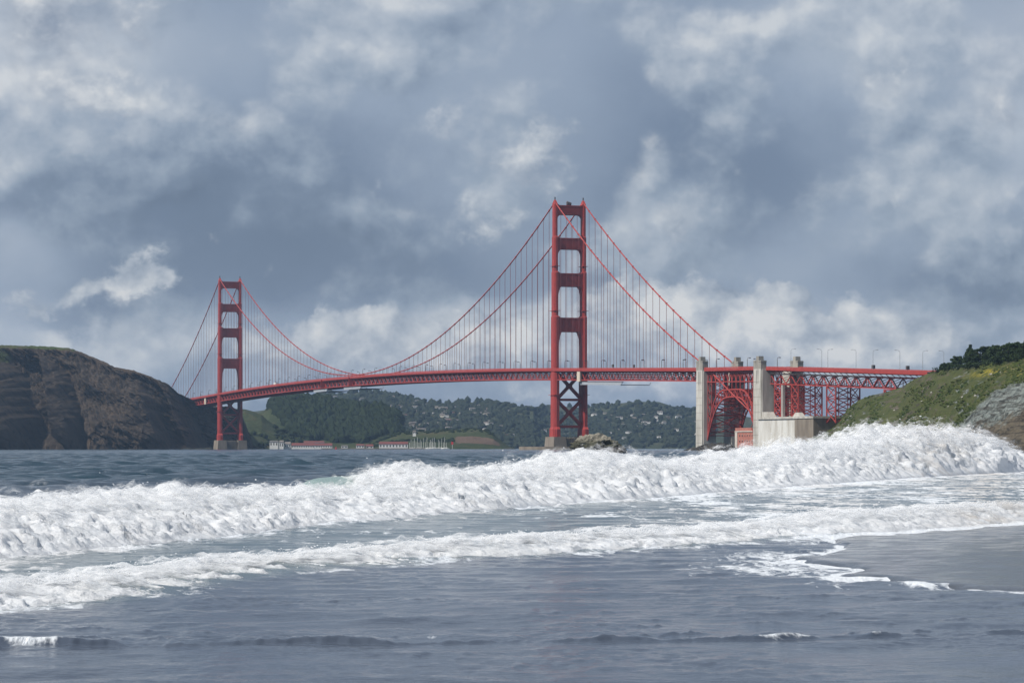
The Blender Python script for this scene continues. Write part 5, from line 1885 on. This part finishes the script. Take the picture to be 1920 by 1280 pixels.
def breaker(name, P, S, crest, tau, back, step, ncross, rough, label, shells, drops, hmin, seed):
    # stations along the foot line, spaced with distance
    ss = [0.0]
    while ss[-1] < S[-1]:
        d = np.interp(ss[-1], S, P[:, 1])
        ss.append(ss[-1] + step * d)
    ss = np.array(ss)
    bx, by = np.interp(ss, S, P[:, 0]), np.interp(ss, S, P[:, 1])
    # smooth the heading
    k = 41
    ker = np.hanning(k + 2)[1:-1]; ker /= ker.sum()
    tx, ty = np.gradient(bx), np.gradient(by)
    tx = np.convolve(np.pad(tx, k // 2, 'edge'), ker, 'valid'); ty = np.convolve(np.pad(ty, k // 2, 'edge'), ker, 'valid')
    L = np.hypot(tx, ty)
    nx_, ny_ = -ty / L, tx / L          # seaward
    tt = tau(by)
    cx, cy = bx + nx_ * tt, by + ny_ * tt
    cpx = 960 + F * cx / cy
    H = CH - (crest(cpx) - HZ) * cy / F
    H = np.maximum(H - .28 * np.clip(H / 1.4, .35, 2.2) * rough, hmin)
    H = H * (1 + .16 * fbm(ss / (2.2 * (1 + by / 150)), 0 * ss, seed, 4, .6)) 
    v = np.linspace(0, 1, ncross)
    # profile: u across (in crest offsets), z in crest heights; bulging front, long back
    vf = .62
    prof_u = np.where(v < vf, (v / vf) ** 1.1, 1 + (v - vf) / (1 - vf) * back)
    prof_z = np.where(v < vf, np.sin(np.clip(v / vf, 0, 1) * np.pi / 2) ** .85, np.cos(np.clip((v - vf) / (1 - vf), 0, 1) * np.pi / 2) ** 1.2)
    U = prof_u[None, :] * tt[:, None]
    Z = prof_z[None, :] * H[:, None] - .12 * (v[None, :] == 1)
    X = bx[:, None] + nx_[:, None] * U
    Y = by[:, None] + ny_[:, None] * U
    base = np.stack([X, Y, Z], -1)
    du = np.gradient(base, axis=0); dv = np.gradient(base, axis=1)
    N = np.cross(dv, du)
    N /= np.linalg.norm(N, axis=-1)[..., None] + 1e-9
    if N[..., 2].mean() < 0: N = -N
    env = sstep(0, .12, v)[None, :] * sstep(1.0, .85, v)[None, :]
    sc = np.clip(H / 1.4, .35, 2.2)[:, None]

    def disp(P3, sd_):
        a = fbm(P3[..., 0] / (.95 * sc), P3[..., 1] / (1.0 * sc), P3[..., 2] / (.85 * sc) + sd_, 3, .5, billow=True)
        b = fbm(P3[..., 0] / (.34 * sc), P3[..., 1] / (.36 * sc), P3[..., 2] / (.30 * sc) + sd_ * 2, 5, .62, billow=True)
        c = fbm(P3[..., 0] / (2.2 * sc) + 3, P3[..., 1] / (2.6 * sc), P3[..., 2] / (1.6 * sc) - sd_, 3, .55)
        k_ = np.clip(.8 + 1.1 * fbm(P3[..., 0] / (4 * sc), P3[..., 1] / (6 * sc), sd_ + 0 * P3[..., 2], 2), .25, 1.5)
        return ((a * .36 + b * .18) * k_ + c * .42) * sc * rough
    dsp = disp(base, seed)
    pos = base + N * (dsp * env)[..., None]
    n0, n1 = pos.shape[:2]
    idx = np.arange(n0 * n1).reshape(n0, n1)
    Fc = np.stack([idx[:-1, :-1], idx[1:, :-1], idx[1:, 1:], idx[:-1, 1:]], -1).reshape(-1, 4)
    pxs = 960 + F * pos[..., 0] / pos[..., 1]
    murk_ = np.exp(-((pxs - 1760) / 90) ** 2) * .45 * (seed < 2) + np.exp(-((pxs - 1860) / 60) ** 2) * .8 * (seed > 2)
    root = empty(name, (0, 0, 0))
    root.location = (float(bx[len(bx) // 2]), float(by[len(by) // 2]), 0)
    off3 = np.array(root.location)
    tag(root, label, 'wave', kind='stuff')
    me = mesh_from('foam_bank', (pos - off3).reshape(-1, 3), Fc, M_FOAM, smooth=True)
    add_attr(me, 'murk', murk_)
    tag(link('foam_bank', me, root), kind='stuff')
    h0, h1 = base[::2, ::2].shape[:2]
    idh = np.arange(h0 * h1).reshape(h0, h1)
    Fh = np.stack([idh[:-1, :-1], idh[1:, :-1], idh[1:, 1:], idh[:-1, 1:]], -1).reshape(-1, 4)
    bs, Nh, dh, eh, sch, vh, pzh = base[::2, ::2], N[::2, ::2], dsp[::2, ::2], env[:, ::2], sc[::2], v[::2], prof_z[::2]
    for k in range(shells):
        d2 = .5 * fbm(bs[..., 0] / (1.3 * sch), bs[..., 1] / (2.0 * sch), bs[..., 2] / (1.2 * sch) + seed + k, 3, .5) * sch * rough
        q = bs + Nh * ((np.maximum(dh, d2) * .8 + d2 * .4 + (.07 + .12 * k) * sch) * eh)[..., None]
        q[..., 2] += (.12 + .14 * k) * sch * pzh[None, :] ** 3 * np.clip(.4 + 1.8 * fbm(bs[..., 0] / (.9 * sch), bs[..., 1] / (1.6 * sch), k + .5, 3), 0, 1.6)
        al_e = (.80 - .20 * k) * (.45 + .55 * pzh[None, :]) * np.ones_like(dh) * (.50 + .50 * sstep(.45, .92, pzh)[None, :]) * sstep(0, .10, vh)[None, :] * sstep(1, .8, vh)[None, :]
        me = mesh_from('spray_veil', (q - off3).reshape(-1, 3), Fh, M_SPRAY, smooth=True)
        add_attr(me, 'murk', murk_[::2, ::2])
        add_attr(me, 'alpha', al_e)
        tag(link('spray_veil', me, root), kind='stuff')
    if drops:
        r = np.random.default_rng(int(seed * 10) + 77)
        i = r.integers(2, n0 - 2, drops)
        j = (r.beta(4, 4, drops) * .5 + .36) * (n1 - 1)
        j = np.clip(j.astype(int), 0, n1 - 1)
        hgt = r.exponential(.11, drops) * sc[i, 0]
        burst = np.clip(.25 + 1.8 * fbm(bx[i] / 2.4, by[i] / 5.0, 8.1, 3), .05, 2.2)
        p = pos[i, j] + N[i, j] * (hgt * .5)[:, None] + np.stack([r.normal(0, .08, drops), r.normal(0, .2, drops), hgt * burst + .04], -1)
        dist = p[:, 1]
        rad = r.uniform(.00009, .00026, drops) * dist
        V0 = np.array([(1, 0, 0), (-1, 0, 0), (0, 1, 0), (0, -1, 0), (0, 0, 1), (0, 0, -1)], float)
        F0 = np.array([(0, 2, 4), (2, 1, 4), (1, 3, 4), (3, 0, 4), (2, 0, 5), (1, 2, 5), (3, 1, 5), (0, 3, 5)])
        stretch_ = np.stack([r.uniform(.8, 2.2, drops), r.uniform(.8, 1.5, drops), r.uniform(.6, 1.3, drops)], -1)
        V = V0[None] * (rad[:, None] * stretch_)[:, None, :] + p[:, None, :]
        Fd = F0[None] + (np.arange(drops) * 6)[:, None, None]
        me = mesh_from('spray_drops', (V - off3).reshape(-1, 3), Fd.reshape(-1, 3), M_FOAM)
        add_attr(me, 'murk', np.zeros(drops * 6))
        tag(link('spray_drops', me, root), kind='stuff')
    return root


breaker('breaking_wave', PM, SM, crest_main, lambda y: np.clip(2.4 + y * .022, 3.0, 7.5), .7, .0012, 76, 1.0,
        'large white breaking wave stretching across the picture, farther from the beach', 3, 20000, .40, 1.0)
breaker('breaking_wave', PT, ST, crest_two, lambda y: np.clip(1.3 + y * .008, 1.5, 2.2), 1.0, .0011, 56, .62,
        'low foaming wave rolling onto the beach, nearer than the large breaker', 2, 7000, .2, 3.0)

# ------------------------------------------------------------------ haze
hz = MB().box(-9000, 9000, -400, 11000, -7, 262)
hzo = hz.build('haze', None)
hzo.data.materials.clear()
mh = bpy.data.materials.new('sea_haze')
mh.use_nodes = True
T = NT(mh.node_tree)
T.n.clear()
ho = T.new('ShaderNodeOutputMaterial')
pv = T.new('ShaderNodeVolumePrincipled')
pv.inputs['Color'].default_value = (.48, .70, 1.0, 1)
pv.inputs['Density'].default_value = 3.5e-5
pv.inputs['Anisotropy'].default_value = 0.2
T.l.new(pv.outputs[0], ho.inputs['Volume'])
hzo.data.materials.append(mh)
tag(hzo, kind='stuff')
